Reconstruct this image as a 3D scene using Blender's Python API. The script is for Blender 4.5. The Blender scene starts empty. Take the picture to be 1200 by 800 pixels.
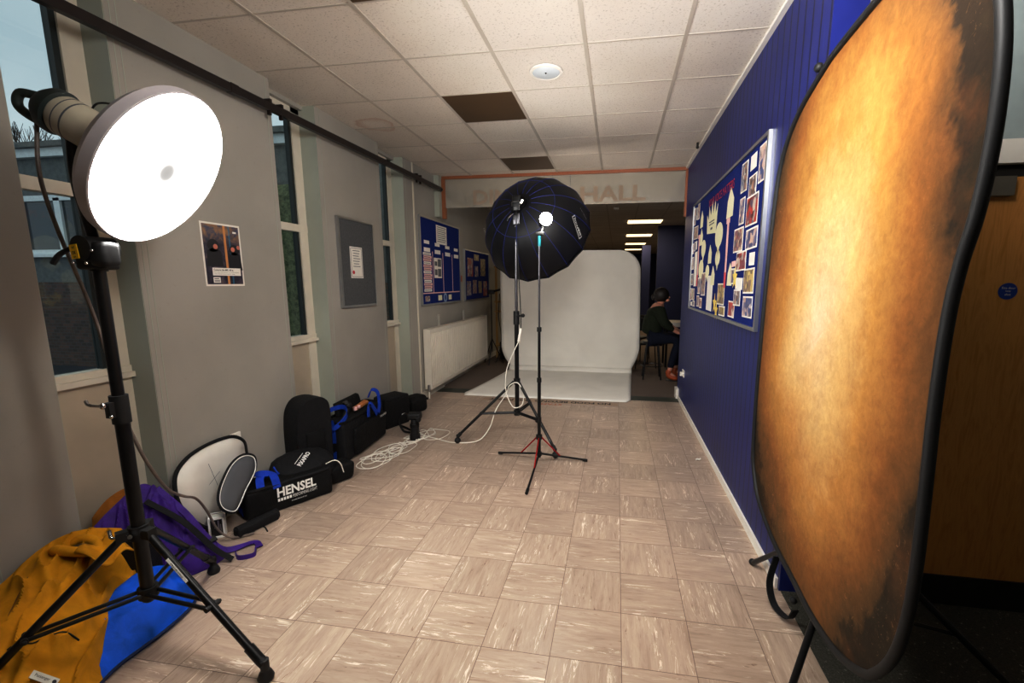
import bpy, bmesh, math, random
from mathutils import Vector, Matrix, noise
random.seed(7)
C = bpy.context.scene.collection
V = Vector
PI = math.pi

# ------------------------------------------------------------------ materials
def srgb(r, g, b):
    def f(c):
        c /= 255.0
        return c/12.92 if c <= .04045 else ((c+.055)/1.055)**2.4
    return (f(r), f(g), f(b), 1)

class NT:
    def __init__(s, name):
        s.m = bpy.data.materials.new(name); s.m.use_nodes = True
        s.t = s.m.node_tree; s.b = s.t.nodes['Principled BSDF']; s.out = s.t.nodes['Material Output']
    def n(s, typ, **kw):
        x = s.t.nodes.new(typ)
        for k, v in kw.items(): setattr(x, k, v)
        return x
    def set(s, sock, v):
        if hasattr(v, 'is_output'): s.t.links.new(v, sock)
        else: sock.default_value = v
    def math(s, op, a, b=0.0, c=0.0, clamp=False):
        x = s.n('ShaderNodeMath', operation=op); x.use_clamp = clamp
        s.set(x.inputs[0], a); s.set(x.inputs[1], b)
        if op in ('MULTIPLY_ADD', 'SMOOTHSTEP', 'COMPARE'): s.set(x.inputs[2], c)
        return x.outputs[0]
    def mix(s, f, a, b, mode='MIX'):
        x = s.n('ShaderNodeMix', data_type='RGBA', blend_type=mode)
        s.set(x.inputs[0], f); s.set(x.inputs[6], a); s.set(x.inputs[7], b)
        return x.outputs[2]
    def noise(s, vec, scale, detail=3, rough=.55, dist=0.0):
        x = s.n('ShaderNodeTexNoise'); s.set(x.inputs['Vector'], vec)
        x.inputs['Scale'].default_value = scale; x.inputs['Detail'].default_value = detail
        x.inputs['Roughness'].default_value = rough; x.inputs['Distortion'].default_value = dist
        return x.outputs[0]
    def pos(s): return s.n('ShaderNodeNewGeometry').outputs['Position']
    def obj(s): return s.n('ShaderNodeTexCoord').outputs['Object']
    def scale(s, vec, sc, loc=(0, 0, 0)):
        x = s.n('ShaderNodeMapping'); s.set(x.inputs[0], vec)
        x.inputs['Scale'].default_value = sc; x.inputs['Location'].default_value = loc
        return x.outputs[0]
    def ramp(s, f, stops):
        x = s.n('ShaderNodeValToRGB'); s.set(x.inputs[0], f); e = x.color_ramp.elements
        while len(e) < len(stops): e.new(.5)
        for i, (p, c) in enumerate(stops):
            e[i].position = p; e[i].color = c if hasattr(c, '__len__') else (c, c, c, 1)
        return x.outputs[0]
    def sep(s, vec):
        x = s.n('ShaderNodeSeparateXYZ'); s.set(x.inputs[0], vec); return x.outputs
    def bump(s, h, strength=.3, dist=.01):
        x = s.n('ShaderNodeBump'); x.inputs['Strength'].default_value = strength
        x.inputs['Distance'].default_value = dist; s.set(x.inputs['Height'], h)
        s.t.links.new(x.outputs[0], s.b.inputs['Normal'])
    def fin(s, col=None, rough=None, metal=None, spec=None):
        if col is not None: s.set(s.b.inputs['Base Color'], col)
        if rough is not None: s.set(s.b.inputs['Roughness'], rough)
        if metal is not None: s.set(s.b.inputs['Metallic'], metal)
        if spec is not None: s.b.inputs['Specular IOR Level'].default_value = spec
        return s.m

def plain(name, rgb, rough=.5, metal=0, var=.06, sc=12, bump=0, bsc=300, spec=None):
    """a base colour with slight procedural variation, optional fine bump"""
    t = NT(name); c = srgb(*rgb)
    nz = t.noise(t.pos(), sc, 3)
    lo = tuple(v*(1-var) for v in c[:3])+(1,); hi = tuple(min(1, v*(1+var)) for v in c[:3])+(1,)
    col = t.ramp(nz, [(.3, lo), (.7, hi)])
    if bump: t.bump(t.noise(t.pos(), bsc, 2), bump, .002)
    return t.fin(col, rough, metal, spec)

def fabric(name, rgb, rough=.85, wrinkle=.35, wsc=14, weave=900):
    t = NT(name); c = srgb(*rgb)
    nz = t.noise(t.pos(), wsc, 4, .6, .6)
    col = t.ramp(nz, [(.3, tuple(v*.78 for v in c[:3])+(1,)), (.7, tuple(min(1, v*1.15) for v in c[:3])+(1,))])
    h = t.math('ADD', nz, t.math('MULTIPLY', t.noise(t.pos(), weave, 1), .12))
    t.bump(h, wrinkle, .02)
    return t.fin(col, rough, spec=.25)

def emit(name, rgb, strength):
    t = NT(name); t.b.inputs['Base Color'].default_value = (.8, .8, .8, 1)
    t.b.inputs['Emission Color'].default_value = srgb(*rgb); t.b.inputs['Emission Strength'].default_value = strength
    return t.m

def glass(name, tint=(.9, .95, .95, 1), refl=.06):
    t = NT(name); nt = t.t
    tr = t.n('ShaderNodeBsdfTransparent'); tr.inputs[0].default_value = tint
    gl = t.n('ShaderNodeBsdfGlossy'); gl.inputs['Roughness'].default_value = .02
    lw = t.n('ShaderNodeLayerWeight'); lw.inputs['Blend'].default_value = .5
    mx = t.n('ShaderNodeMixShader'); f = t.math('MULTIPLY_ADD', t.math('POWER', lw.outputs['Facing'], 4.0), .7, .03)
    nt.links.new(f, mx.inputs[0]); nt.links.new(tr.outputs[0], mx.inputs[1]); nt.links.new(gl.outputs[0], mx.inputs[2])
    nt.links.new(mx.outputs[0], t.out.inputs[0])
    return t.m

M = {}
# vinyl floor tiles, 0.3 m, grain turned in alternate tiles
def mk_floor():
    t = NT('vinyl_tile'); p = t.pos(); xyz = t.sep(p)
    u = t.math('DIVIDE', t.math('SUBTRACT', xyz[0], .0613-30), .3)
    v = t.math('DIVIDE', t.math('SUBTRACT', xyz[1], 1.6265-30), .3)
    iu, iv = t.math('FLOOR', u), t.math('FLOOR', v)
    fu, fv = t.math('FRACT', u), t.math('FRACT', v)
    par = t.math('MODULO', t.math('ADD', iu, iv), 2)
    cell = t.n('ShaderNodeCombineXYZ'); t.set(cell.inputs[0], iu); t.set(cell.inputs[1], iv)
    wn = t.n('ShaderNodeTexWhiteNoise'); t.t.links.new(cell.outputs[0], wn.inputs[0])
    off = t.n('ShaderNodeVectorMath', operation='MULTIPLY'); t.t.links.new(wn.outputs['Color'], off.inputs[0]); off.inputs[1].default_value = (9, 9, 9)
    ad = t.n('ShaderNodeVectorMath', operation='ADD'); t.t.links.new(p, ad.inputs[0]); t.t.links.new(off.outputs[0], ad.inputs[1])
    A = t.scale(ad.outputs[0], (1, 9, 1)); B = t.scale(ad.outputs[0], (9, 1, 1))
    mv = t.n('ShaderNodeMix', data_type='VECTOR'); t.set(mv.inputs[0], par); t.set(mv.inputs[4], B); t.set(mv.inputs[5], A)
    g = mv.outputs[1]
    n1 = t.noise(g, 4.5, 6, .72, .5); n2 = t.noise(g, 7, 7, .75, 1.2); n3 = t.noise(g, 2.2, 2)
    col = t.ramp(n1, [(.28, srgb(150, 132, 118)), (.48, srgb(170, 152, 137)), (.72, srgb(186, 169, 153))])
    vein = t.ramp(n2, [(.55, 0.0), (.60, .9), (.8, 1.0)])
    vein = t.mix(1, vein, t.ramp(n3, [(.48, 0.0), (.62, 1.0)]), 'MULTIPLY')
    col = t.mix(vein, col, srgb(232, 219, 203))
    dk = t.ramp(t.noise(g, 8, 6, .7, .9), [(.30, .85), (.40, 0.0)])
    col = t.mix(dk, col, srgb(112, 84, 68))
    tone = t.ramp(wn.outputs[0], [(0, .90), (1, 1.06)])
    col = t.mix(1, col, tone, 'MULTIPLY')
    eu = t.math('MINIMUM', fu, t.math('SUBTRACT', 1, fu)); ev = t.math('MINIMUM', fv, t.math('SUBTRACT', 1, fv))
    e = t.math('MINIMUM', eu, ev)
    seam = t.math('LESS_THAN', e, .0055)
    col = t.mix(t.math('MULTIPLY', seam, .75), col, srgb(92, 74, 64))
    # scuffs / worn patches
    sc = t.noise(p, 1.3, 4)
    col = t.mix(1, col, t.ramp(sc, [(.35, .90), (.65, 1.03)]), 'MULTIPLY')
    t.bump(t.math('SUBTRACT', 1, seam), .15, .001)
    return t.fin(col, t.ramp(n1, [(.3, .30), (.7, .42)]), spec=.45)
M['floor'] = mk_floor()

def mk_ceil():
    t = NT('ceiling_tile'); p = t.pos(); xyz = t.sep(p)
    n1 = t.noise(t.scale(p, (1, 1.0, 1)), 75, 4, .75)
    pits = t.ramp(n1, [(.36, 1.0), (.43, 0.0)])
    big = t.ramp(t.noise(p, 1.1, 2), [(.3, srgb(214, 206, 196)), (.7, srgb(228, 221, 212))])
    iu = t.math('FLOOR', t.math('DIVIDE', t.math('SUBTRACT', xyz[0], -.233-30), .6)); iv = t.math('FLOOR', t.math('DIVIDE', t.math('SUBTRACT', xyz[1], 3.0-30), .6))
    cell = t.n('ShaderNodeCombineXYZ'); t.set(cell.inputs[0], iu); t.set(cell.inputs[1], iv)
    wn = t.n('ShaderNodeTexWhiteNoise'); t.t.links.new(cell.outputs[0], wn.inputs[0])
    col = t.mix(1, big, t.ramp(wn.outputs[0], [(0, .95), (1, 1.03)]), 'MULTIPLY')
    col = t.mix(t.math('MULTIPLY', pits, .45), col, srgb(120, 106, 92))
    # a faint water stain ring on one tile
    d = t.n('ShaderNodeVectorMath', operation='DISTANCE'); t.t.links.new(p, d.inputs[0]); d.inputs[1].default_value = (-2.28, 4.12, 3.024)
    dd = t.math('ADD', d.outputs['Value'], t.math('MULTIPLY', t.math('SUBTRACT', t.noise(p, 9, 3), .5), .12))
    ring = t.ramp(t.math('MULTIPLY', dd, 4), [(.30, 0.0), (.52, .35), (.66, .9), (.74, 0.0)])
    col = t.mix(t.math('MULTIPLY', ring, .5), col, srgb(176, 132, 104))
    t.bump(pits, -.4, .004)
    return t.fin(col, .9, spec=.2)
M['ceil'] = mk_ceil()

def mk_wall():
    t = NT('grey_painted_panel'); p = t.pos()
    n1 = t.noise(p, 1.6, 4); n2 = t.noise(p, 40, 3)
    col = t.ramp(n1, [(.3, srgb(156, 153, 145)), (.7, srgb(166, 162, 154))])
    col = t.mix(t.ramp(n2, [(.62, 0.0), (.75, .12)]), col, srgb(120, 112, 100))
    t.bump(n2, .05, .002)
    return t.fin(col, .55, spec=.3)
M['wall'] = mk_wall()
M['wall_green'] = plain('pale_green_paint', (168, 172, 161), .6, var=.05, sc=3, spec=.25)
M['cream'] = plain('cream_paint', (206, 200, 186), .5, var=.05, sc=5)
M['sillpanel'] = plain('beige_board', (178, 167, 149), .6, var=.1, sc=3)
M['darkgasket'] = plain('dark_window_gasket', (30, 38, 38), .5)

def mk_blue():
    t = NT('blue_beadboard'); p = t.pos(); xyz = t.sep(p)
    w = t.math('FRACT', t.math('DIVIDE', t.math('ADD', xyz[1], 40), .098))
    e = t.math('MINIMUM', w, t.math('SUBTRACT', 1, w))
    grv = t.math('LESS_THAN', e, .075)
    n1 = t.noise(p, 2.2, 4); n2 = t.noise(t.scale(p, (1, 14, .6)), 6, 3)
    col = t.ramp(n1, [(.3, srgb(20, 30, 96)), (.7, srgb(28, 40, 112))])
    col = t.mix(t.ramp(n2, [(.62, 0.0), (.8, .35)]), col, srgb(60, 80, 170))
    col = t.mix(t.math('MULTIPLY', grv, .9), col, srgb(5, 8, 36))
    t.bump(t.math('SUBTRACT', 1, grv), .6, .006)
    return t.fin(col, .42, spec=.4)
M['blue'] = mk_blue()
M['blue_flat'] = plain('dark_blue_paint', (26, 36, 110), .45, sc=4)
M['navy'] = plain('navy_panel', (20, 28, 70), .7, sc=3)

def mk_wood(name, a, b, sc=1.0):
    t = NT(name); p = t.scale(t.pos(), (9*sc, 9*sc, 1.1*sc))
    n1 = t.noise(p, 3.2, 5, .6, 1.4)
    n2 = t.noise(t.scale(t.pos(), (60*sc, 60*sc, 2*sc)), 4, 2)
    col = t.ramp(n1, [(.32, srgb(*a)), (.5, srgb(*b)), (.68, srgb(*a))])
    col = t.mix(t.math('MULTIPLY', n2, .25), col, srgb(*a))
    return t.fin(col, .45)
M['door'] = mk_wood('oak_veneer', (190, 130, 60), (212, 152, 80))
M['orangewood'] = mk_wood('orange_varnished_wood', (140, 84, 52), (156, 96, 62), 2)
M['shelfwood'] = mk_wood('pale_shelf_wood', (170, 128, 72), (186, 146, 90))

def mk_carpet(name, a, b, sc=260, spots=0.0):
    t = NT(name); n1 = t.noise(t.pos(), sc, 3, .7)
    col = t.ramp(n1, [(.35, srgb(*a)), (.65, srgb(*b))])
    if spots: col = t.mix(t.ramp(t.noise(t.pos(), 60, 3, .7), [(.62, 0.0), (.7, spots)]), col, srgb(190, 185, 170))
    t.bump(n1, .5, .004)
    return t.fin(col, .95, spec=.1)
M['carpet'] = mk_carpet('brown_grey_carpet', (92, 80, 72), (124, 110, 100))
M['mat'] = mk_carpet('entrance_matting', (58, 58, 52), (84, 82, 74), 180, .5)
M['strip'] = plain('dark_threshold', (52, 56, 48), .6)
M['white'] = plain('white_gloss_paint', (226, 222, 214), .4, var=.03)
M['rad'] = plain('radiator_enamel', (218, 212, 200), .35, var=.03)
M['metal_grey'] = plain('brushed_aluminium', (176, 178, 180), .35, .9)
M['pole_metal'] = plain('dull_steel_tube', (96, 96, 100), .32, .85)
M['chrome'] = plain('chrome', (210, 210, 212), .12, 1)
M['black_metal'] = plain('black_anodised_metal', (16, 16, 18), .32, .3, spec=.6)
M['black_plastic'] = plain('black_plastic', (14, 14, 15), .58, bump=.1)
M['black_cloth'] = fabric('black_nylon', (15, 15, 16), .7, .45, 18)
M['black_cloth2'] = fabric('black_padded_nylon', (24, 24, 26), .75, .35, 30)
M['blue_strap'] = fabric('blue_webbing', (22, 62, 170), .8, .15, 40)
M['rail'] = plain('dark_brown_metal', (38, 30, 28), .4, .3)
M['brownpanel'] = plain('brown_panel', (88, 66, 42), .6, var=.15, sc=2)
M['mustard'] = fabric('mustard_cotton', (196, 140, 18), .8, .35, 11)
M['bluecloth'] = fabric('bright_blue_nylon', (12, 96, 214), .6, .3, 12)
M['purple'] = fabric('purple_nylon', (66, 34, 128), .6, .4, 16)
M['red'] = plain('red_anodised', (170, 26, 26), .35, .5)
M['teal'] = plain('teal_plastic', (14, 96, 106), .4)
M['yellow'] = plain('yellow_sticker', (240, 190, 10), .5)
M['ink'] = plain('black_ink', (20, 20, 24), .6)
M['greyink'] = plain('grey_ink', (90, 92, 98), .6)
M['print_white'] = plain('white_print', (232, 232, 228), .5, var=.02)
M['redink'] = plain('red_ink', (190, 30, 50), .6)
M['paper'] = plain('white_paper', (226, 222, 214), .7, var=.03, sc=30)
M['pinkpaper'] = plain('pink_paper', (222, 180, 176), .7, var=.06, sc=60)
M['yellowpaper'] = plain('cream_yellow_card', (222, 218, 186), .7, var=.06, sc=60)
M['felt_blue'] = fabric('royal_blue_felt', (12, 34, 108), .95, .08, 60)
M['felt_grey'] = fabric('charcoal_felt', (90, 91, 92), .95, .08, 60)
M['skin'] = plain('skin', (196, 140, 118), .55, var=.06)
M['hair'] = plain('dark_hair', (22, 14, 12), .6)
M['green_knit'] = fabric('dark_green_knit', (26, 32, 20), .9, .3, 30)
M['jeans'] = fabric('navy_denim', (14, 19, 36), .9, .2, 30)
M['boot'] = plain('tan_leather', (166, 76, 38), .5)
M['cable_white'] = plain('white_cable', (228, 224, 214), .45)
M['cable_grey'] = plain('grey_cable', (118, 106, 98), .5)
M['headcream'] = plain('cream_flash_body', (196, 190, 172), .4)
M['glass'] = glass('window_glass')
M['ext_dark'] = plain('dark_roughcast', (112, 116, 114), .9, bump=.3, bsc=60, var=.2)
M['ext_white'] = plain('outside_white_frame', (235, 238, 238), .5)
M['ext_glass'] = plain('dark_reflecting_pane', (34, 50, 56), .1, var=.35, sc=1.5, spec=.9)
M['tarmac'] = plain('wet_tarmac', (60, 64, 66), .6, var=.2, sc=3)
def mk_brick():
    t = NT('dark_brick'); x = t.n('ShaderNodeTexBrick')
    t.t.links.new(t.scale(t.pos(), (1, 1, 1)), x.inputs[0]); x.inputs['Scale'].default_value = 4
    mp = t.n('ShaderNodeCombineXYZ'); s = t.sep(t.pos()); t.set(mp.inputs[0], s[0]); t.set(mp.inputs[1], s[2])
    t.t.links.new(mp.outputs[0], x.inputs[0])
    x.inputs['Color1'].default_value = srgb(110, 84, 70); x.inputs['Color2'].default_value = srgb(80, 68, 60); x.inputs['Mortar'].default_value = srgb(96, 92, 84)
    return t.fin(x.outputs[0], .9)
M['brick'] = mk_brick()
def mk_leaf():
    t = NT('hedge_foliage'); n1 = t.noise(t.pos(), 14, 5, .7)
    t.bump(n1, 1, .08)
    return t.fin(t.ramp(n1, [(.35, srgb(66, 78, 52)), (.65, srgb(146, 156, 112))]), .9)
M['leaf'] = mk_leaf()
M['bark'] = plain('bark', (50, 46, 42), .9)

def mk_orange():
    """mottled hand-painted backdrop cloth: pale tan middle, rust edge, olive patches"""
    t = NT('mottled_rust_backdrop'); o = t.obj(); xyz = t.sep(o)
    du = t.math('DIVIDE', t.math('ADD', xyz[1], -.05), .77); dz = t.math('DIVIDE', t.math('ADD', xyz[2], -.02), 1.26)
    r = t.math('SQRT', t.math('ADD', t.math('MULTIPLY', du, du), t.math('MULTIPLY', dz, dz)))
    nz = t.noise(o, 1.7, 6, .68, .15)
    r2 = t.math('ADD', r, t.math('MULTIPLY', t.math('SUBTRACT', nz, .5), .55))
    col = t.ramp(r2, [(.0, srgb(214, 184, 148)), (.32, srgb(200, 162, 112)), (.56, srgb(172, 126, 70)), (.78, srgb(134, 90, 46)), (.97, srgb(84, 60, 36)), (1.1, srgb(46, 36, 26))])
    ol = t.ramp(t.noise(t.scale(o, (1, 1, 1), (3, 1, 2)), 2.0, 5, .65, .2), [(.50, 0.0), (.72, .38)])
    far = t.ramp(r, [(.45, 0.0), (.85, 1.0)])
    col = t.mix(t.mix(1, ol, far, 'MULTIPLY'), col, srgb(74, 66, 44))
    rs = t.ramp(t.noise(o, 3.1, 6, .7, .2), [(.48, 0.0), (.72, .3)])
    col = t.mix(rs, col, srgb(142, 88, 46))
    fine = t.noise(o, 34, 6, .8, .6)
    col = t.mix(1, col, t.ramp(fine, [(.3, .80), (.7, 1.12)]), 'MULTIPLY')
    mid = t.noise(o, 7, 6, .75, .4)
    col = t.mix(1, col, t.ramp(mid, [(.3, .80), (.7, 1.14)]), 'MULTIPLY')
    fleck = t.ramp(t.noise(o, 55, 5, .75, .8), [(.60, 0.0), (.70, .45)])
    band = t.ramp(t.noise(o, 1.9, 3), [(.5, 0.0), (.60, 1.0)])
    col = t.mix(t.mix(1, fleck, band, 'MULTIPLY'), col, srgb(214, 160, 104))
    t.bump(fine, .06, .004)
    return t.fin(col, .85, spec=.15)
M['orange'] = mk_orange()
def mk_whitebd():
    t = NT('white_backdrop_fabric'); n1 = t.noise(t.pos(), 2.4, 3, .5, .3)
    t.bump(n1, .15, .02)
    return t.fin(t.ramp(n1, [(.3, srgb(226, 224, 218)), (.7, srgb(234, 232, 226))]), .9, spec=.15)
M['whitebd'] = mk_whitebd()
M['reflwhite'] = plain('white_reflector_cloth', (216, 212, 204), .8, var=.03)
M['reflgrey'] = plain('grey_card_cloth', (92, 94, 98), .8, var=.05)
def mk_softbox():
    t = NT('softbox_black_nylon'); n1 = t.noise(t.pos(), 10, 3)
    t.bump(n1, .15, .02)
    return t.fin(t.ramp(n1, [(.3, srgb(9, 10, 14)), (.7, srgb(15, 16, 22))]), .48, spec=.4)
M['softbox'] = mk_softbox()
M['seam_blue'] = plain('blue_piping', (30, 44, 130), .6)

def mk_photo(i, hues):
    t = NT('photo_print_%s' % 'abcdefgh'[i])
    vo = t.n('ShaderNodeTexVoronoi'); t.t.links.new(t.pos(), vo.inputs['Vector']); vo.inputs['Scale'].default_value = 22+3*i
    g = t.sep(vo.outputs['Color'])
    col = t.ramp(g[0], [(k/(len(hues)-1), srgb(*h)) for k, h in enumerate(hues)])
    col = t.mix(t.math('MULTIPLY', t.noise(t.pos(), 60, 3), .25), col, srgb(*hues[0]))
    return t.fin(col, .35)
PH = [mk_photo(0, [(52, 38, 44), (190, 70, 60), (100, 90, 110), (226, 206, 190)]),
      mk_photo(1, [(90, 80, 90), (70, 90, 140), (216, 180, 160), (200, 190, 190)]),
      mk_photo(2, [(150, 132, 110), (70, 62, 50), (214, 190, 120), (120, 90, 100)]),
      mk_photo(3, [(40, 46, 60), (180, 140, 120), (60, 80, 120), (220, 214, 204)]),
      mk_photo(4, [(70, 60, 66), (210, 190, 170), (150, 80, 90), (120, 130, 150)])]

# ------------------------------------------------------------------ geometry helpers
class MB:
    def __init__(s): s.v = []; s.f = []; s.smooth = True
    def add(s, vs, fs):
        o = len(s.v); s.v += [V(p) for p in vs]; s.f += [tuple(i+o for i in f) for f in fs]; return s
    def box(s, x0, x1, y0, y1, z0, z1):
        return s.add([(x, y, z) for x in (x0, x1) for y in (y0, y1) for z in (z0, z1)],
                     [(0, 1, 3, 2), (4, 6, 7, 5), (0, 4, 5, 1), (2, 3, 7, 6), (0, 2, 6, 4), (1, 5, 7, 3)])
    def obox(s, c, X, Y, Z, hx, hy, hz):
        c = V(c); X = V(X).normalized()*hx; Y = V(Y).normalized()*hy; Z = V(Z).normalized()*hz
        return s.add([c+a*X+b*Y+d*Z for a in (-1, 1) for b in (-1, 1) for d in (-1, 1)],
                     [(0, 1, 3, 2), (4, 6, 7, 5), (0, 4, 5, 1), (2, 3, 7, 6), (0, 2, 6, 4), (1, 5, 7, 3)])
    def rbox(s, c, X, Y, Z, hx, hy, hz, r, seg=3, soft=0, cuts=0, seed=0):
        """box with rounded edges; soft > 0 sags and wrinkles it like a fabric bag"""
        bm = bmesh.new(); bmesh.ops.create_cube(bm, size=2)
        for v in bm.verts: v.co = V((v.co.x*hx, v.co.y*hy, v.co.z*hz))
        bmesh.ops.bevel(bm, geom=bm.edges[:], offset=r, segments=seg, profile=.5, affect='EDGES')
        if cuts: 
            for _ in range(cuts): bmesh.ops.subdivide_edges(bm, edges=[e for e in bm.edges if e.calc_length() > min(hx, hy, hz)*.35], cuts=1, use_grid_fill=True)
        X = V(X).normalized(); Y = V(Y).normalized(); Z = V(Z).normalized(); c = V(c)
        vs = []
        for v in bm.verts:
            p = v.co.copy()
            if soft:
                q = p*7+V((seed, seed*2.3, 0))
                k = V((noise.noise(q), noise.noise(q+V((9, 0, 0))), noise.noise(q+V((0, 9, 0)))))
                bulge = (1-(p.z/hz)**2)*.5+.3
                p += k*soft; p.x *= 1+.04*bulge; p.y *= 1+.04*bulge
                p.z = max(p.z, -hz)
            vs.append(c+X*p.x+Y*p.y+Z*p.z)
        fs = [[v.index for v in f.verts] for f in bm.faces]; bm.free()
        return s.add(vs, fs)
    def cyl(s, a, b, r0, r1=None, n=20, cap=True):
        a, b = V(a), V(b); r1 = r0 if r1 is None else r1
        d = (b-a).normalized(); u = d.orthogonal().normalized(); w = d.cross(u)
        vs = []
        for p, r in ((a, r0), (b, r1)):
            vs += [p+(u*math.cos(2*PI*i/n)+w*math.sin(2*PI*i/n))*r for i in range(n)]
        fs = [(i, (i+1) % n, n+(i+1) % n, n+i) for i in range(n)]
        if cap: fs += [tuple(range(n-1, -1, -1)), tuple(range(n, 2*n))]
        return s.add(vs, fs)
    def lathe(s, c, axis, prof, n=32, closed=False):
        """prof = [(distance along axis, radius)]"""
        c = V(c); d = V(axis).normalized(); u = d.orthogonal().normalized(); w = d.cross(u); vs = []; fs = []
        for t, r in prof: vs += [c+d*t+(u*math.cos(2*PI*i/n)+w*math.sin(2*PI*i/n))*max(r, 1e-5) for i in range(n)]
        for k in range(len(prof)-1): fs += [(k*n+i, k*n+(i+1) % n, (k+1)*n+(i+1) % n, (k+1)*n+i) for i in range(n)]
        return s.add(vs, fs)
    def sphere(s, c, r, sc=(1, 1, 1), nu=16, nv=24):
        c = V(c); vs = []; fs = []
        for j in range(nu+1):
            th = PI*j/nu
            for i in range(nv):
                ph = 2*PI*i/nv
                vs.append(c+V((math.sin(th)*math.cos(ph)*r*sc[0], math.sin(th)*math.sin(ph)*r*sc[1], math.cos(th)*r*sc[2])))
        for j in range(nu): fs += [(j*nv+i, (j+1)*nv+i, (j+1)*nv+(i+1) % nv, j*nv+(i+1) % nv) for i in range(nv)]
        return s.add(vs, fs)
    def tube(s, pts, r, n=8, sub=6, closed=False, flat=None):
        pts = [V(p) for p in pts]; P = catmull(pts, sub, closed) if sub > 1 else pts
        m = len(P); vs = []; fs = []; up = None
        for k, p in enumerate(P):
            if closed: t = (P[(k+1) % m]-P[k-1]).normalized()
            else: t = (P[min(k+1, m-1)]-P[max(k-1, 0)]).normalized()
            if up is None: up = t.orthogonal().normalized()
            up = (up-t*up.dot(t)).normalized(); w = t.cross(up)
            if flat is not None:
                w = V(flat); w = (w-t*w.dot(t)).normalized(); up2 = w.cross(t)
                for a, b in ((-1, -1), (1, -1), (1, 1), (-1, 1)): vs.append(p+w*a*r[0]+up2*b*r[1])
            else:
                vs += [p+(up*math.cos(2*PI*i/n)+w*math.sin(2*PI*i/n))*r for i in range(n)]
        q = 4 if flat is not None else n
        for k in range(m if closed else m-1):
            k2 = (k+1) % m; fs += [(k*q+i, k*q+(i+1) % q, k2*q+(i+1) % q, k2*q+i) for i in range(q)]
        if not closed: fs += [tuple(range(q-1, -1, -1)), tuple((m-1)*q+i for i in range(q))]
        return s.add(vs, fs)
    def prism(s, poly, X, Y, o, th):
        """polygon (u,v) laid on axes X,Y at o, thickness th along X x Y"""
        X, Y, o = V(X), V(Y), V(o); N = X.cross(Y).normalized(); n = len(poly)
        a = [o+X*u+Y*v for u, v in poly]; b = [p+N*th for p in a]
        return s.add(a+b, [tuple(range(n-1, -1, -1)), tuple(range(n, 2*n))]+[(i, (i+1) % n, n+(i+1) % n, n+i) for i in range(n)])
    def grid(s, fn, nu, nv, wrap=False):
        vs = [fn(i/nu, j/nv) for j in range(nv+1) for i in range(nu+1)]
        fs = [(j*(nu+1)+i, j*(nu+1)+i+1, (j+1)*(nu+1)+i+1, (j+1)*(nu+1)+i) for j in range(nv) for i in range(nu)]
        return s.add(vs, fs)

def catmull(P, sub, closed=False):
    out = []; n = len(P); m = n if closed else n-1
    for k in range(m):
        p1, p2 = P[k], P[(k+1) % n]
        p0 = P[k-1] if (k > 0 or closed) else p1*2-p2
        p3 = P[(k+2) % n] if (k+2 < n or closed) else p2*2-p1
        for i in range(sub):
            t = i/sub
            out.append(.5*((2*p1)+(p2-p0)*t+(2*p0-5*p1+4*p2-p3)*t*t+(3*p1-p0-3*p2+p3)*t**3))
    if not closed: out.append(P[-1].copy())
    return out

def tag(o, label=None, cat=None, group=None, kind=None):
    for k, v in (('label', label), ('category', cat), ('group', group), ('kind', kind)):
        if v: o[k] = v
    return o
def base(o):
    p = V((0, 0, 0))
    while o is not None: p += o.location; o = o.parent
    return p
def obj(name, mb, mat, parent=None, origin=None, smooth=True, solid=0):
    me = bpy.data.meshes.new(name); off = base(parent) if parent else V(origin) if origin else V((0, 0, 0))
    me.from_pydata([p-off for p in mb.v], [], mb.f); me.validate()
    bm = bmesh.new(); bm.from_mesh(me); bmesh.ops.recalc_face_normals(bm, faces=bm.faces[:]); bm.to_mesh(me); bm.free()
    me.materials.append(mat)
    if smooth:
        for p in me.polygons: p.use_smooth = True
        try: me.set_sharp_from_angle(angle=math.radians(38))
        except Exception: pass
    o = bpy.data.objects.new(name, me); C.objects.link(o)
    if parent: o.parent = parent
    elif origin: o.location = off
    if solid:
        md = o.modifiers.new('thickness', 'SOLIDIFY'); md.thickness = solid; md.offset = 0
    return o
def thing(name, label, cat, loc, group=None):
    o = bpy.data.objects.new(name, None); C.objects.link(o); o.location = loc; o.empty_display_size = .1
    return tag(o, label, cat, group)
def single(name, mb, mat, label, cat, loc, group=None, **k):
    return tag(obj(name, mb, mat, None, loc, **k), label, cat, group)
def struct(name, mb, mat, parent=None, **k):
    o = obj(name, mb, mat, parent, **k)
    if not parent: o['kind'] = 'structure'
    return o

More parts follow.
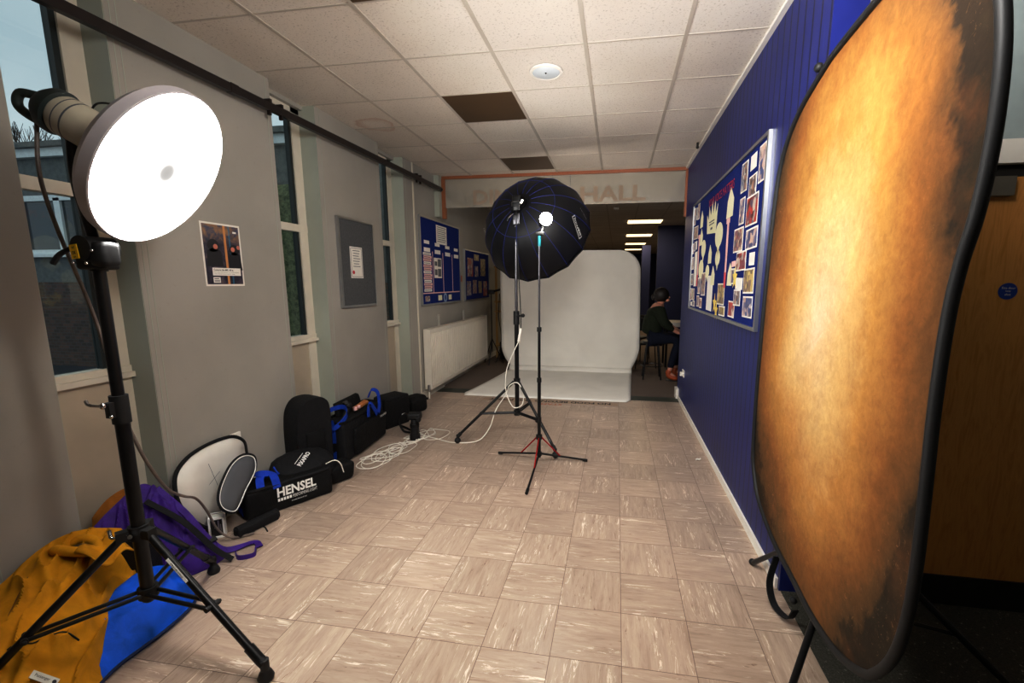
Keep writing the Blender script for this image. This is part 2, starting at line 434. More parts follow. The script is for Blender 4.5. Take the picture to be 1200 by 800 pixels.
def textmb(s, o, X, Y, w=None, h=None, th=.0015, bold=0.0, center=False):
    """flat lettering fitted to width w / height h at origin o along X (reading) and Y (up)"""
    cu = bpy.data.curves.new('lettering', 'FONT'); cu.body = s; cu.size = 1; cu.offset = bold; cu.resolution_u = 2
    to = bpy.data.objects.new('lettering_tmp', cu); C.objects.link(to)
    dg = bpy.context.evaluated_depsgraph_get(); me = to.evaluated_get(dg).to_mesh()
    vs = [v.co.copy() for v in me.vertices]; fs = [tuple(p.vertices) for p in me.polygons]
    to.evaluated_get(dg).to_mesh_clear(); bpy.data.objects.remove(to); bpy.data.curves.remove(cu)
    mb = MB()
    if not vs: return mb
    x0 = min(v.x for v in vs); x1 = max(v.x for v in vs); y0 = min(v.y for v in vs); y1 = max(v.y for v in vs)
    sx = w/(x1-x0) if w else None; sy = h/(y1-y0) if h else None
    sx = sx or sy; sy = sy or sx
    X = V(X).normalized(); Y = V(Y).normalized(); N = X.cross(Y); o = V(o)
    if center: o = o-X*(x1-x0)*sx/2-Y*(y1-y0)*sy/2
    mb.add([o+X*(v.x-x0)*sx+Y*(v.y-y0)*sy+N*th for v in vs], fs)
    return mb
def text(name, s, o, X, Y, mat, parent, **k):
    return obj(name, textmb(s, o, X, Y, **k), mat, parent, smooth=False)

HC = 3.024          # ceiling height
XL = -2.55          # face of the left piers
XR = .862           # face of the blue wall
YF = 6.2            # end of the corridor

# ------------------------------------------------------------------ room shell
struct('floor', MB().box(-2.75, .87, -2.0, 5.87, -.05, 0).box(.87, 1.0, 2.23, 5.87, -.05, 0), M['floor'], smooth=False)
fl2 = struct('floor_hall', MB().box(-2.75, 6, 6.1, 24, -.05, 0).box(1.0, 6, 2.34, 6.1, -.05, 0), M['carpet'], smooth=False)
struct('floor_entrance', MB().box(.87, 3.3, -2.0, 2.36, -.05, .002), M['mat'], smooth=False)
struct('trim_1', MB().box(-2.75, 1.0, 5.87, 6.1, -.05, .003), M['strip'], smooth=False)
cl = struct('ceiling', MB().box(-2.75, 3.2, -2.0, 6.2, HC, HC+.08), M['ceil'], smooth=False)
g = MB()
for i in range(-5, 6):
    x = -.233+.6*i
    if -2.55 < x < 3: g.box(x-.012, x+.012, -2, YF-.03, HC-.004, HC+.002)
for j in range(-9, 6):
    y = 3.0+.6*j; g.box(-2.55, 3.1, y-.007, y+.007, HC-.0025, HC+.002)
M['grid'] = plain('ceiling_grid_paint', (186, 178, 168), .6, var=.03)
obj('ceiling_grid', g, M['grid'], cl, smooth=False)
g = MB().box(XR-.03, XR, 2.22, YF, HC-.02, HC); obj('edge_trim', g, M['white'], cl, smooth=False)
struct('ceiling_hall', MB().box(-2.75, 6, 6.2, 24, HC, HC+.08), M['ceil'], smooth=False)
g = MB()
for i in range(-5, 12): g.box(-.233+.6*i-.012, -.233+.6*i+.012, 6.2, 24, HC-.004, HC+.002)
for j in range(6, 36): g.box(-2.6, 6, 3.0+.6*j-.007, 3.0+.6*j+.007, HC-.0025, HC+.002)
obj('ceiling_grid', g, M['grid'], bpy.data.objects['ceiling_hall'], smooth=False)

# left wall: piers standing proud of three narrow windows
piers = [(-2.0, 1.594), (2.035, 3.11), (3.61, 4.62), (5.17, YF)]
wl = MB()
for a, b in piers: wl.box(-2.76, XL, a, b, 0, HC)
wl.box(-2.76, -2.58, YF, 24, 0, HC)
for a, b in ((1.594, 2.035), (3.11, 3.61), (4.62, 5.17)):
    wl.box(-2.76, -2.66, a, b, 2.99, HC)
WL = struct('wall_left', wl, M['wall'], smooth=False)
g = MB()
for y in (2.62-.53, 2.06, 3.07, 3.66, 4.57, 5.22, 1.3, 0.9): g.box(XL-.001, XL+.0012, y, y+.004, 0, HC)
obj('panel_joint', g, M['wall_green'], WL, smooth=False)
g = MB()
for a, b in piers[1:]: g.box(-2.76, XL-.002, a-.003, a, 0, HC)
for a, b in piers[:3]: g.box(-2.76, XL-.002, b, b+.003, 0, HC)
obj('recess_side', g, M['wall_green'], WL, smooth=False)
g = MB().box(XL, XL+.012, 5.40, 5.425, 0, HC); obj('joint_cover', g, M['cream'], WL, smooth=False)
struct('baseboard_left', MB().box(XL, XL+.018, 5.43, YF, .0, .09).box(-2.58, -2.56, YF, 22, 0, .09).box(XL, XL+.012, 2.04, 3.1, 0, .07).box(XL, XL+.012, 3.62, 4.62, 0, .07), M['cream'], smooth=False)
# pale green stub of a beam left of the orange frame
struct('trim_2', MB().box(-2.62, -2.478, 6.08, 6.24, 2.47, HC), M['wall_green'], smooth=False)

for i, (a, b) in enumerate(((1.594, 2.035), (3.11, 3.61), (4.62, 5.17))):
    X = -2.70
    fr = MB()
    fr.box(X-.06, X, b-.10, b, 0, 2.99)              # far post
    fr.box(X-.06, X, a, a+.05, 0, 2.99)              # near post
    fr.box(X-.06, X+.01, a, b, 1.04, 1.10)           # bottom rail
    fr.box(X-.06, X+.003, a, b, 1.985, 2.047)        # transom
    fr.box(X-.06, X, a, b, 2.95, 2.99)
    w = struct('window_%d' % (i+1), fr, M['cream'], smooth=False)
    obj('gasket', MB().box(X-.05, X-.012, b-.128, b-.10, 1.10, 1.985).box(X-.05, X-.012, b-.128, b-.10, 2.047, 2.95), M['darkgasket'], w, smooth=False)
    obj('glass_pane', MB().box(X-.04, X-.034, a+.05, b-.128, 1.10, 1.985), M['glass'], w, smooth=False)
    obj('glass_pane', MB().box(X-.04, X-.034, a+.05, b-.128, 2.047, 2.95), M['glass'], w, smooth=False)
    obj('sill_panel', MB().box(X-.05, X-.008, a+.03, b-.09, 0, 1.04), M['sillpanel'], w, smooth=False)
    obj('sill', MB().box(X-.02, X+.03, a+.002, b-.002, 1.035, 1.065), M['cream'], w, smooth=False)

# right blue wall, its end, baseboard
struct('wall_right', MB().box(XR, 1.0, 2.22, YF, 0, HC), M['blue'], smooth=False)
struct('baseboard_right', MB().box(XR-.014, XR, 2.24, YF-.16, 0, .055).box(XR-.035, XR, YF-.16, YF, 0, .14), M['white'], smooth=False)
# lobby wall with the oak fire door
struct('wall_lobby', MB().box(1.0, 1.03, 2.24, 2.34, 0, HC).box(2.30, 3.2, 2.24, 2.34, 0, HC), M['wall'], smooth=False)
dr = struct('door_1', MB().box(1.07, 2.14, 2.255, 2.30, .155, 2.005), M['door'], smooth=False)
obj('kick_plate', MB().box(1.07, 2.14, 2.245, 2.30, .004, .155), plain('black_kick_plate', (26, 25, 23), .5), dr, smooth=False)
obj('overhead_closer', MB().box(1.52, 1.63, 2.225, 2.255, 1.925, 2.003), plain('dull_steel', (112, 106, 94), .5, .4), dr, smooth=False)
sg = MB().lathe((1.683, 2.254, 1.527), (0, -1, 0), [(0, .036), (.003, .036), (.003, 0)], 32)
sd = obj('fire_door_sign', sg, plain('sign_blue', (16, 52, 140), .4), dr)
for k, s in enumerate(('Fire door', 'keep', 'shut')):
    text('lettering', s, (1.683, 2.250, 1.541-.014*k), (1, 0, 0), (0, 0, 1), M['print_white'], sd, h=.0095, center=True, th=.0006)
struct('trim_3', MB().box(1.03, 1.07, 2.235, 2.32, 0, 2.06).box(2.14, 2.30, 2.235, 2.32, 0, 2.06).box(1.03, 2.30, 2.225, 2.32, 2.055, 2.15)
       .box(1.03, 1.065, 2.22, 2.32, 2.15, HC), M['white'], smooth=False)
struct('door_head_shade', MB().box(1.03, 2.30, 2.26, 2.32, 2.008, 2.055), plain('door_head_shadow_gap', (24, 20, 16), .8), smooth=False)  # near-black strip: shade of the gap over the door put in as colour
struct('wall_over_door', MB().box(1.065, 2.30, 2.26, 2.32, 2.15, HC), plain('grey_overpanel', (150, 160, 160), .45), smooth=False)
struct('wall_entrance', MB().box(3.2, 3.3, -2.0, 2.34, 0, HC), M['wall'], smooth=False)
struct('wall_back', MB().box(-2.9, 3.3, -2.1, -2.0, 0, HC), M['wall'], smooth=False)

# ------------------------------------------------------------------ end of the corridor: orange frame and lettered glass
g = MB().box(-2.47, .86, YF-.03, YF+.03, 2.985, HC).box(-2.475, -2.425, YF-.03, YF+.03, 2.45, 2.99).box(.835, .862, YF-.03, YF+.03, 2.41, 2.99)
struct('trim_5', g, M['orangewood'], smooth=False)
t = NT('frosted_glass'); d = t.n('ShaderNodeBsdfDiffuse'); d.inputs[0].default_value = srgb(214, 206, 192)
tr = t.n('ShaderNodeBsdfTransparent'); tr.inputs[0].default_value = (.85, .88, .86, 1)
gl = t.n('ShaderNodeBsdfGlossy'); gl.inputs['Roughness'].default_value = .05
m1 = t.n('ShaderNodeMixShader'); m1.inputs[0].default_value = .42; t.t.links.new(tr.outputs[0], m1.inputs[1]); t.t.links.new(d.outputs[0], m1.inputs[2])
m2 = t.n('ShaderNodeMixShader'); m2.inputs[0].default_value = .22; t.t.links.new(m1.outputs[0], m2.inputs[1]); t.t.links.new(gl.outputs[0], m2.inputs[2])
t.t.links.new(m2.outputs[0], t.out.inputs[0]); M['frost'] = t.m
tg = struct('window_4', MB().box(-2.425, .835, YF-.006, YF+.006, 2.60, 2.985), M['frost'], smooth=False)
obj('glazing_joint', MB().box(-.66, -.655, YF-.009, YF+.009, 2.60, 2.985).box(-.90, -.897, YF-.009, YF+.009, 2.6, 2.985), M['greyink'], tg, smooth=False)
lm = plain('faded_vinyl_letter', (150, 134, 118), .7)
text('lettering', 'DINING', (-2.02, YF-.008, 2.63), (1, 0, 0), (0, 0, 1), lm, tg, w=1.1, h=.20, bold=.03)
text('lettering', 'HALL', (-.52, YF-.008, 2.63), (1, 0, 0), (0, 0, 1), lm, tg, w=.86, h=.20, bold=.03)

# ------------------------------------------------------------------ dining hall beyond
struct('wall_hall_right', MB().box(1.02, 6, 12.2, 12.3, 0, HC), M['navy'], smooth=False)
struct('wall_hall_far', MB().box(-2.9, 6, 23.9, 24, 0, HC), M['navy'], smooth=False)
struct('wall_hall_side', MB().box(5.9, 6, 6.2, 24, 0, HC).box(1.0, 6, 6.2, 6.3, 0, HC), M['navy'], smooth=False)
struct('wall_hall_pier', MB().box(.78, 1.05, 15.0, 15.3, 0, 2.75), M['navy'], smooth=False)
for k, (y, dy) in enumerate(((11.3, .55), (14.5, .6), (17.6, .6), (20.6, .6))):
    lt = thing('ceiling_light', ['nearest', 'second nearest', 'second farthest', 'farthest'][k]+' of the four lit rectangular ceiling lights in the dining hall', 'ceiling light', (.62, y, HC), 'lit rectangular lights in the dining hall ceiling')
    x0, x1 = .22+.03*k, 1.02
    obj('diffuser', MB().box(x0, x1, y-dy/2, y+dy/2, HC-.02, HC-.006), emit('fluorescent_diffuser', (255, 226, 176), 1.6), lt, smooth=False)
    obj('frame', MB().box(x0-.02, x1+.02, y-dy/2-.02, y+dy/2+.02, HC-.006, HC-.003), M['white'], lt, smooth=False)
single('smoke_detector', MB().lathe((-.05, 9.2, HC-.004), (0, 0, -1), [(0, .06), (.03, .055), (.045, .03), (.045, 0)], 24), M['white'], 'small domed detector on the dim dining hall ceiling right of the black softbox', 'smoke detector', (-.05, 9.2, HC))
tb = thing('side_table', 'table edge with white top seen beyond the seated person in green', 'table', (1.25, 8.6, 0))
obj('tabletop', MB().rbox((1.35, 8.6, .80), (1, 0, 0), (0, 1, 0), (0, 0, 1), .50, .3, .04, .01), M['white'], tb)
for sx in (-.42, .42):
    for sy in (-.25, .25): obj('leg', MB().cyl((1.35+sx, 8.6+sy, 0), (1.35+sx, 8.6+sy, .77), .02), M['black_metal'], tb)
# stacked dark chairs behind the backdrop edge
def chair(x, y, rz, lab, cat='chair', seat=.45):
    R = Matrix.Rotation(rz, 3, 'Z'); P = lambda a, b, c: V((x, y, 0))+R @ V((a, b, c))
    t = thing('dining_chair', lab, cat, (x, y, 0), 'dark chairs behind the white backdrop')
    obj('seat', MB().rbox(P(0, 0, seat), R @ V((1, 0, 0)), R @ V((0, 1, 0)), (0, 0, 1), .2, .2, .02, .015), M['black_plastic'], t)
    obj('backrest', MB().rbox(P(0, .19, seat+.33), R @ V((1, 0, 0)), R @ V((0, 1, 0)), (0, 0, 1), .19, .015, .12, .01), M['black_plastic'], t)
    for a in (-.17, .17):
        obj('leg', MB().cyl(P(a*1.15, -.2, 0), P(a, -.16, seat), .011), M['black_metal'], t)
        obj('leg', MB().cyl(P(a*1.15, .22, 0), P(a, .19, seat+.3), .011), M['black_metal'], t)
chair(.50, 8.35, .3, 'dark chair with tubular legs in the gap between white backdrop and seated person')
chair(.42, 9.2, -.5, 'dark chair farther back in the gap right of the white backdrop')

# stool and seated person
SX, SY = .60, 7.35
st = thing('bar_stool', 'tall black stool the person in the green jumper sits on', 'stool', (SX, SY, 0))
obj('seat', MB().lathe((SX, SY, .585), (0, 0, 1), [(0, 0), (0, .16), (.035, .165), (.045, .12), (.045, 0)], 28), M['black_plastic'], st)
for k in range(4):
    a = PI/4+k*PI/2
    obj('leg', MB().cyl((SX+.20*math.cos(a), SY+.20*math.sin(a), 0), (SX+.12*math.cos(a), SY+.12*math.sin(a), .59), .012), M['black_metal'], st)
obj('footrest', MB().tube([(SX+.175*math.cos(a*PI/6), SY+.175*math.sin(a*PI/6), .22) for a in range(12)], .008, closed=True, sub=2), M['black_metal'], st)

def skin_mesh(name, nodes, edges, mat, parent, sub=2):
    """nodes: {key:(pos, radius)}; grows one continuous surface over the skeleton"""
    keys = list(nodes); me = bpy.data.meshes.new(name+'_bones')
    me.from_pydata([nodes[k][0] for k in keys], [(keys.index(a), keys.index(b)) for a, b in edges], [])
    o = bpy.data.objects.new('bones_tmp', me); C.objects.link(o)
    md = o.modifiers.new('s', 'SKIN'); md.use_smooth_shade = True
    for i, k in enumerate(keys):
        sv = me.skin_vertices[0].data[i]; r = nodes[k][1]; sv.radius = (r, r) if not hasattr(r, '__len__') else r
        sv.use_root = (i == 0)
    s2 = o.modifiers.new('b', 'SUBSURF'); s2.levels = sub; s2.render_levels = sub
    dg = bpy.context.evaluated_depsgraph_get(); dg.update()
    em = bpy.data.meshes.new_from_object(o.evaluated_get(dg))
    mb = MB(); mb.add([v.co for v in em.vertices], [tuple(p.vertices) for p in em.polygons])
    bpy.data.objects.remove(o)
    return obj(name, mb, mat, parent)

pr_ = thing('person', 'seated person in dark green jumper, navy trousers and tan boots, facing right', 'person', (.60, 7.3, 0))
B = {'pelvis': ((.58, 7.34, .72), .125), 'waist': ((.60, 7.34, .88), .115), 'chest': ((.63, 7.33, 1.05), .13), 'upper': ((.665, 7.32, 1.18), .09),
     'neck': ((.69, 7.31, 1.22), .055), 'skull': ((.715, 7.30, 1.33), .09), 'crown': ((.71, 7.30, 1.38), .075),
     'shl': ((.66, 7.14, 1.13), .085), 'ell': ((.75, 7.08, .92), .055), 'wrl': ((.93, 7.14, .80), .028), 'hal': ((.99, 7.16, .775), .03),
     'shr': ((.66, 7.50, 1.13), .085), 'elr': ((.78, 7.55, .93), .055), 'wrr': ((.95, 7.46, .82), .028), 'har': ((1.01, 7.44, .80), .03),
     'hil': ((.62, 7.25, .68), .09), 'knl': ((.99, 7.20, .66), .062), 'anl': ((.86, 7.20, .12), .04), 'tol': ((.98, 7.18, .045), .034),
     'hir': ((.62, 7.43, .68), .09), 'knr': ((1.02, 7.46, .66), .062), 'anr': ((.98, 7.44, .12), .04), 'tor': ((1.10, 7.44, .045), .034)}
E_ = [('pelvis', 'waist'), ('waist', 'chest'), ('chest', 'upper'), ('upper', 'neck'), ('neck', 'skull'), ('skull', 'crown'), ('upper', 'shl'), ('shl', 'ell'), ('ell', 'wrl'), ('wrl', 'hal'),
      ('upper', 'shr'), ('shr', 'elr'), ('elr', 'wrr'), ('wrr', 'har'), ('pelvis', 'hil'), ('hil', 'knl'), ('knl', 'anl'), ('anl', 'tol'), ('pelvis', 'hir'), ('hir', 'knr'), ('knr', 'anr'), ('anr', 'tor')]
skin_mesh('body', B, E_, M['skin'], pr_)
up = {k: (B[k][0], B[k][1]+.022) for k in ('pelvis', 'waist', 'chest', 'upper', 'shl', 'ell', 'wrl', 'shr', 'elr', 'wrr')}
up['pelvis'] = ((.565, 7.34, .70), .20); up['waist'] = ((.585, 7.34, .88), .175); up['chest'] = ((.62, 7.33, 1.03), .18); up['wrl'] = ((.90, 7.13, .815), .042); up['wrr'] = ((.92, 7.47, .835), .042)
skin_mesh('jumper', up, [e for e in E_ if e[0] in up and e[1] in up], M['green_knit'], pr_)
lo = {k: (B[k][0], B[k][1]+.02) for k in ('pelvis', 'hil', 'knl', 'anl', 'hir', 'knr', 'anr')}
lo['pelvis'] = ((.58, 7.34, .69), .13); lo['anl'] = ((.87, 7.20, .19), .055); lo['anr'] = ((.985, 7.44, .19), .055)
skin_mesh('trousers', lo, [e for e in E_ if e[0] in lo and e[1] in lo], M['jeans'], pr_)
for s, (ax, ay, tx, ty) in enumerate(((.86, 7.20, .99, 7.18), (.98, 7.44, 1.11, 7.44))):
    skin_mesh('boot', {'a': ((ax, ay, .19), .052), 'b': ((ax-.005, ay, .07), .052), 'c': ((tx-.05, ty, .05), .048), 'd': ((tx+.02, ty, .035), .034)}, [('a', 'b'), ('b', 'c'), ('c', 'd')], M['boot'], pr_)
    obj('boot_sole', MB().rbox(((ax+tx)/2+.0, (ay+ty)/2, .010), (1, 0, 0), (0, 1, 0), (0, 0, 1), .115, .045, .009, .006), M['black_plastic'], pr_)
h = MB().sphere((.70, 7.305, 1.365), .122, (1.02, .98, 1.0)).sphere((.60, 7.31, 1.33), .055, (1, 1, 1)); obj('hair', h, M['hair'], pr_)
h = MB().sphere((.818, 7.295, 1.33), .016, (1.3, .7, 1.1), 8, 10).sphere((.792, 7.285, 1.285), .04, (1, .9, .8), 8, 10)
obj('face_front', h, M['skin'], pr_)
for (hx, hy, hz, sg_) in ((.99, 7.16, .775, 1), (1.01, 7.44, .80, -1)):
    f = MB()
    for k in range(4):
        y0 = hy+(-.03+.02*k)
        f.tube([(hx-.01, y0, hz), (hx+.035, y0, hz-.005), (hx+.062-.004*abs(k-1), y0, hz-.028)], .0085, n=8, sub=3)
    f.tube([(hx-.02, hy-.035*sg_, hz), (hx+.01, hy-.052*sg_, hz-.01), (hx+.035, hy-.05*sg_, hz-.03)], .0095, n=8, sub=3)
    obj('fingers', f, M['skin'], pr_)

# ------------------------------------------------------------------ far left clutter: shelf unit, tall stand
sh = thing('shelving_unit', 'pale wooden shelf frame with clutter beside the far end of the radiator', 'shelf', (-2.3, 8.9, 0))
for x in (-2.45, -2.05): obj('upright', MB().box(x-.02, x+.02, 8.88, 8.92, 0, 1.9), M['shelfwood'], sh, smooth=False)
for z in (.25, .95, 1.15, 1.85): obj('shelf', MB().box(-2.47, -1.98, 8.80, 9.1, z, z+.03), M['shelfwood'], sh, smooth=False)
single('storage_crate', MB().rbox((-2.15, 8.75, .19), (1, 0, 0), (0, 1, 0), (0, 0, 1), .17, .15, .185, .03), M['black_plastic'], 'dark crate on the hall floor at the left edge of the white backdrop', 'crate', (-2.15, 8.75, 0))
ps = thing('tripod_stand', 'thin dark stand with a clamp head beside the wooden shelf frame', 'tripod', (-2.33, 8.1, 0))
obj('pole', MB().cyl((-2.33, 8.1, .25), (-2.33, 8.1, 1.35), .012), M['black_metal'], ps)
obj('head', MB().rbox((-2.33, 8.1, 1.38), (1, 0, 0), (0, 1, 0), (0, 0, 1), .06, .05, .04, .015).cyl((-2.33, 8.1, 1.38), (-2.1, 8.05, 1.44), .02), M['black_plastic'], ps)
for k in range(3):
    a = .5+k*2*PI/3; obj('leg', MB().cyl((-2.33, 8.1, .5), (-2.33+.22*math.cos(a), 8.1+.22*math.sin(a), .01), .009), M['black_metal'], ps)
single('hanging_cable', MB().tube([(-2.22, 8.3, 1.35), (-2.25, 8.32, .9), (-2.2, 8.3, .5), (-2.26, 8.25, .1), (-2.3, 8.2, .012)], .008), M['black_plastic'], 'dark cable hanging to the floor in front of the wooden shelf frame', 'cable', (-2.25, 8.3, 0))

# ------------------------------------------------------------------ radiator
rd = thing('radiator', 'long white ribbed panel radiator on the left wall under the blue noticeboard', 'radiator', (-2.47, 7.0, 0))
X0, X1 = -2.535, -2.44
y0, y1 = 5.52, 8.15
p = MB()
n = 42; vs = []
prof = []
for k in range(n):
    a = y0+(y1-y0)*k/n; b = y0+(y1-y0)*(k+1)/n; q = (b-a)
    prof += [(a, X1), (a+q*.55, X1), (a+q*.68, X1-.014), (a+q*.87, X1-.014)]
prof.append((y1, X1))
m = len(prof)
vs = [V((x, y, .15)) for y, x in prof]+[V((x, y, .90)) for y, x in prof]
p.add(vs, [(i, i+1, m+i+1, m+i) for i in range(m-1)])
p.box(X1-.02, X1+.002, y0, y1, .88, .93).box(X1-.02, X1+.002, y0, y1, .12, .17).box(X0, X0+.02, y0, y1, .13, .92)
obj('panel', p, M['rad'], rd, smooth=False)
for a in (y0-.006, y1): obj('side_cover', MB().box(X0, X1+.003, a, a+.006, .12, .94), M['rad'], rd, smooth=False)
g = MB()
g.box(X0, X1+.004, y0, y1, .93, .94)
obj('top_grille', g, M['rad'], rd, smooth=False)
obj('valve', MB().cyl((X1-.03, y0-.03, .10), (X1-.03, y0-.03, .19), .018).cyl((X1-.03, y0-.03, .15), (X1-.03, y0+.02, .15), .012), M['chrome'], rd)
obj('pipe', MB().cyl((X1-.03, y0-.03, 0), (X1-.03, y0-.03, .11), .011), M['rad'], rd)
for k, y in enumerate((6.05, 7.1)): obj('bracket', MB().box(X0-.014, X0+.02, y-.002, y+.002, .93, 1.10), M['wall'], rd, smooth=False)

# ------------------------------------------------------------------ curtain rail
cr = thing('curtain_rail', 'long dark brown rail running high along the left wall above the windows', 'rail', (-2.48, 2.4, 2.78))
def railp(y): return V((-2.485+.01*(y-1.7), y, 2.775+.012*(y-1.7)))
obj('pole', MB().obox((railp(-1.9)+railp(6.05))/2, (1, 0, 0), railp(6.05)-railp(-1.9), (0, 0, 1), .018, 3.975, .026), M['rail'], cr, smooth=False)
obj('end_cap', MB().sphere(railp(6.06), .03), M['rail'], cr)
for y in (3.0, 3.11, 5.32, 5.42):
    q = railp(y); obj('bracket', MB().box(XL, q.x+.02, y-.01, y+.01, q.z+.02, q.z+.05).box(q.x-.012, q.x+.012, y-.008, y+.008, q.z-.055, q.z), M['rail'], cr, smooth=False)
obj('joint', MB().obox(railp(2.70), (1, 0, 0), (0, 1, 0), (0, 0, 1), .021, .03, .029), M['rail'], cr, smooth=False)

# ------------------------------------------------------------------ ceiling fittings
for nm, yy in (('brown square ceiling panel in the tile grid, the larger one midway to the softbox', 3.60), ('brown square ceiling panel just before the orange wooden frame', 5.40), ('brown square ceiling panel at the top edge, nearest the camera', 1.80)):
    single('ceiling_panel', MB().box(-1.433+.012, -.833-.012, yy+.007, yy+.593, HC-.003, HC+.001), M['brownpanel'], nm, 'ceiling panel', (-1.133, yy+.3, HC), smooth=False)
sd = thing('ceiling_speaker', 'white round disc fitting on the ceiling in front of the brown panel', 'ceiling fitting', (-.53, 3.32, HC))
obj('rim', MB().lathe((-.53, 3.32, HC-.004), (0, 0, -1), [(0, .118), (.010, .115), (.014, .10), (.010, .095)], 48), M['white'], sd)
obj('cover', MB().lathe((-.53, 3.32, HC-.004), (0, 0, -1), [(.008, .096), (.016, .08), (.018, 0)], 48), plain('cool_white_plastic', (204, 212, 218), .4, var=.02), sd)
obj('indicator', MB().sphere((-.53, 3.30, HC-.022), .006), M['ink'], sd)
single('ceiling_hook', MB().cyl((.80, 5.15, HC-.05), (.80, 5.15, HC-.003), .012).sphere((.80, 5.15, HC-.05), .016), M['black_metal'], 'tiny dark fitting on the ceiling beside the blue wall near the orange frame', 'ceiling fitting', (.8, 5.15, HC))

# ------------------------------------------------------------------ noticeboards
def board_on_left(name, label, y0, y1, z0, z1, face, x=XL, t=.03, bar=.02):
    b = thing(name, label, 'noticeboard', (x, (y0+y1)/2, (z0+z1)/2))
    obj('felt', MB().box(x+.002, x+t*.6, y0+bar*.5, y1-bar*.5, z0+bar*.5, z1-bar*.5), face, b, smooth=False)
    obj('frame', MB().box(x, x+t, y0, y0+bar, z0, z1).box(x, x+t, y1-bar, y1, z0, z1).box(x, x+t, y0+bar, y1-bar, z0, z0+bar).box(x, x+t, y0+bar, y1-bar, z1-bar, z1), M['metal_grey'], b, smooth=False)
    return b
def card(name, label, cat, x, y0, y1, z0, z1, mat, face=1, group=None, th=.0015, rot=0):
    yc, zc = (y0+y1)/2, (z0+z1)/2; R = Matrix.Rotation(rot, 3, 'X')
    return single(name, MB().obox((x+face*th/2, yc, zc), (1, 0, 0), R @ V((0, 1, 0)), R @ V((0, 0, 1)), th/2, (y1-y0)/2, (z1-z0)/2), mat, label, cat, (x, yc, zc), group, smooth=False)

board_on_left('noticeboard', 'charcoal grey felt noticeboard in an aluminium frame between two windows', 3.785, 4.385, 1.32, 2.162, M['felt_grey'])
nt = card('notice', 'white certificate pinned on the charcoal grey noticeboard', 'paper', XL+.019, 3.955, 4.165, 1.60, 1.90, M['paper'])
ln = MB()
ln.box(XL+.021, XL+.0215, 3.967, 3.971, 1.612, 1.888).box(XL+.021, XL+.0215, 4.149, 4.153, 1.612, 1.888).box(XL+.021, XL+.0215, 3.967, 4.153, 1.612, 1.616).box(XL+.021, XL+.0215, 3.967, 4.153, 1.884, 1.888)
for k in range(7): ln.box(XL+.021, XL+.0215, 4.0+.01*(k % 2), 4.12-.01*(k % 3), 1.86-.025*k, 1.866-.025*k)
obj('print', ln, M['greyink'], nt, smooth=False)
obj('seal', MB().lathe((XL+.0207, 4.0, 1.655), (1, 0, 0), [(0, .018), (.0012, .018), (.0012, 0)], 20), M['redink'], nt)

XB = XL+.019
board_on_left('noticeboard', 'large royal blue noticeboard above the white radiator with lists in columns', 5.515, 6.99, 1.25, 2.42, M['felt_blue'])
G = 'small white name cards on the blue noticeboard over the radiator'
card('notice', 'cream sheet with a printed text at top centre of the radiator noticeboard', 'paper', XB, 6.06, 6.45, 2.10, 2.36, M['paper'])
ln = MB()
for k in range(8): ln.box(XB+.0015, XB+.0022, 6.09, 6.42-.03*(k % 2), 2.33-.028*k, 2.338-.028*k)
obj('print', ln, M['greyink'], bpy.data.objects[[o.name for o in C.objects if o.name.startswith('notice') and o.get('label', '').startswith('cream sheet')][0]], smooth=False)
cols = [5.64, 6.0, 6.38, 6.74]
for k, yy in enumerate(cols):
    nth = ['leftmost', 'second', 'third', 'rightmost'][k]
    card('name_card', 'upper white strip heading the '+nth+' column of the radiator noticeboard', 'card', XB, yy, yy+.17, 2.07-.01*k, 2.115-.01*k, M['paper'], group=G)
    card('name_card', 'lower white strip heading the '+nth+' column of the radiator noticeboard', 'card', XB, yy-.01, yy+.19, 1.965-.01*k, 2.02-.01*k, M['paper'], group=G)
for k, yy in enumerate((5.90, 6.27, 6.64)):
    card('divider_strip', ['left', 'middle', 'right'][k]+' thin vertical pink strip dividing columns of the radiator noticeboard', 'strip', XB, yy, yy+.016, 1.42, 1.98, M['pinkpaper'], group='thin pink divider strips')
card('divider_strip', 'thin horizontal pink strip across the lower part of the radiator noticeboard', 'strip', XB, 5.56, 6.95, 1.405, 1.42, M['pinkpaper'])
for k in range(13):
    z = 1.435+.0405*k
    c = card('list_card', 'list strip, number %s from the bottom in the left column over the radiator' % ['one', 'two', 'three', 'four', 'five', 'six', 'seven', 'eight', 'nine', 'ten', 'eleven', 'twelve', 'thirteen'][k], 'card', XB, 5.60+.01*(k % 2), 5.85+.01*(k % 3), z, z+.034, M['pinkpaper'] if k % 3 else M['paper'], group='printed list strips')
    obj('print', MB().box(XB+.0015, XB+.002, 5.62, 5.82, z+.012, z+.02), M['greyink'], c, smooth=False)
c = card('notice', 'white sheet with two grey printed panels in the second column of the radiator noticeboard', 'paper', XB, 5.95, 6.22, 1.62, 1.90, M['paper'])
obj('print', MB().box(XB+.0015, XB+.002, 6.08, 6.20, 1.78, 1.885).box(XB+.0015, XB+.002, 5.97, 6.06, 1.79, 1.85).box(XB+.0015, XB+.002, 6.08, 6.20, 1.64, 1.75).box(XB+.0015, XB+.002, 5.97, 6.06, 1.66, 1.74), M['greyink'], c, smooth=False)
for k, (a, b) in enumerate(((5.62, 5.77), (6.06, 6.2), (6.46, 6.58))):
    card('picture_card', ['leftmost', 'middle', 'right'][k]+' small card along the bottom of the radiator noticeboard', 'card', XB, a, b, 1.30, 1.375, [PH[3], M['yellowpaper'], M['yellowpaper']][k])
cc = MB().lathe((XB, 6.33, 1.335), (1, 0, 0), [(0, .07), (.002, .07), (.002, 0)], 32)
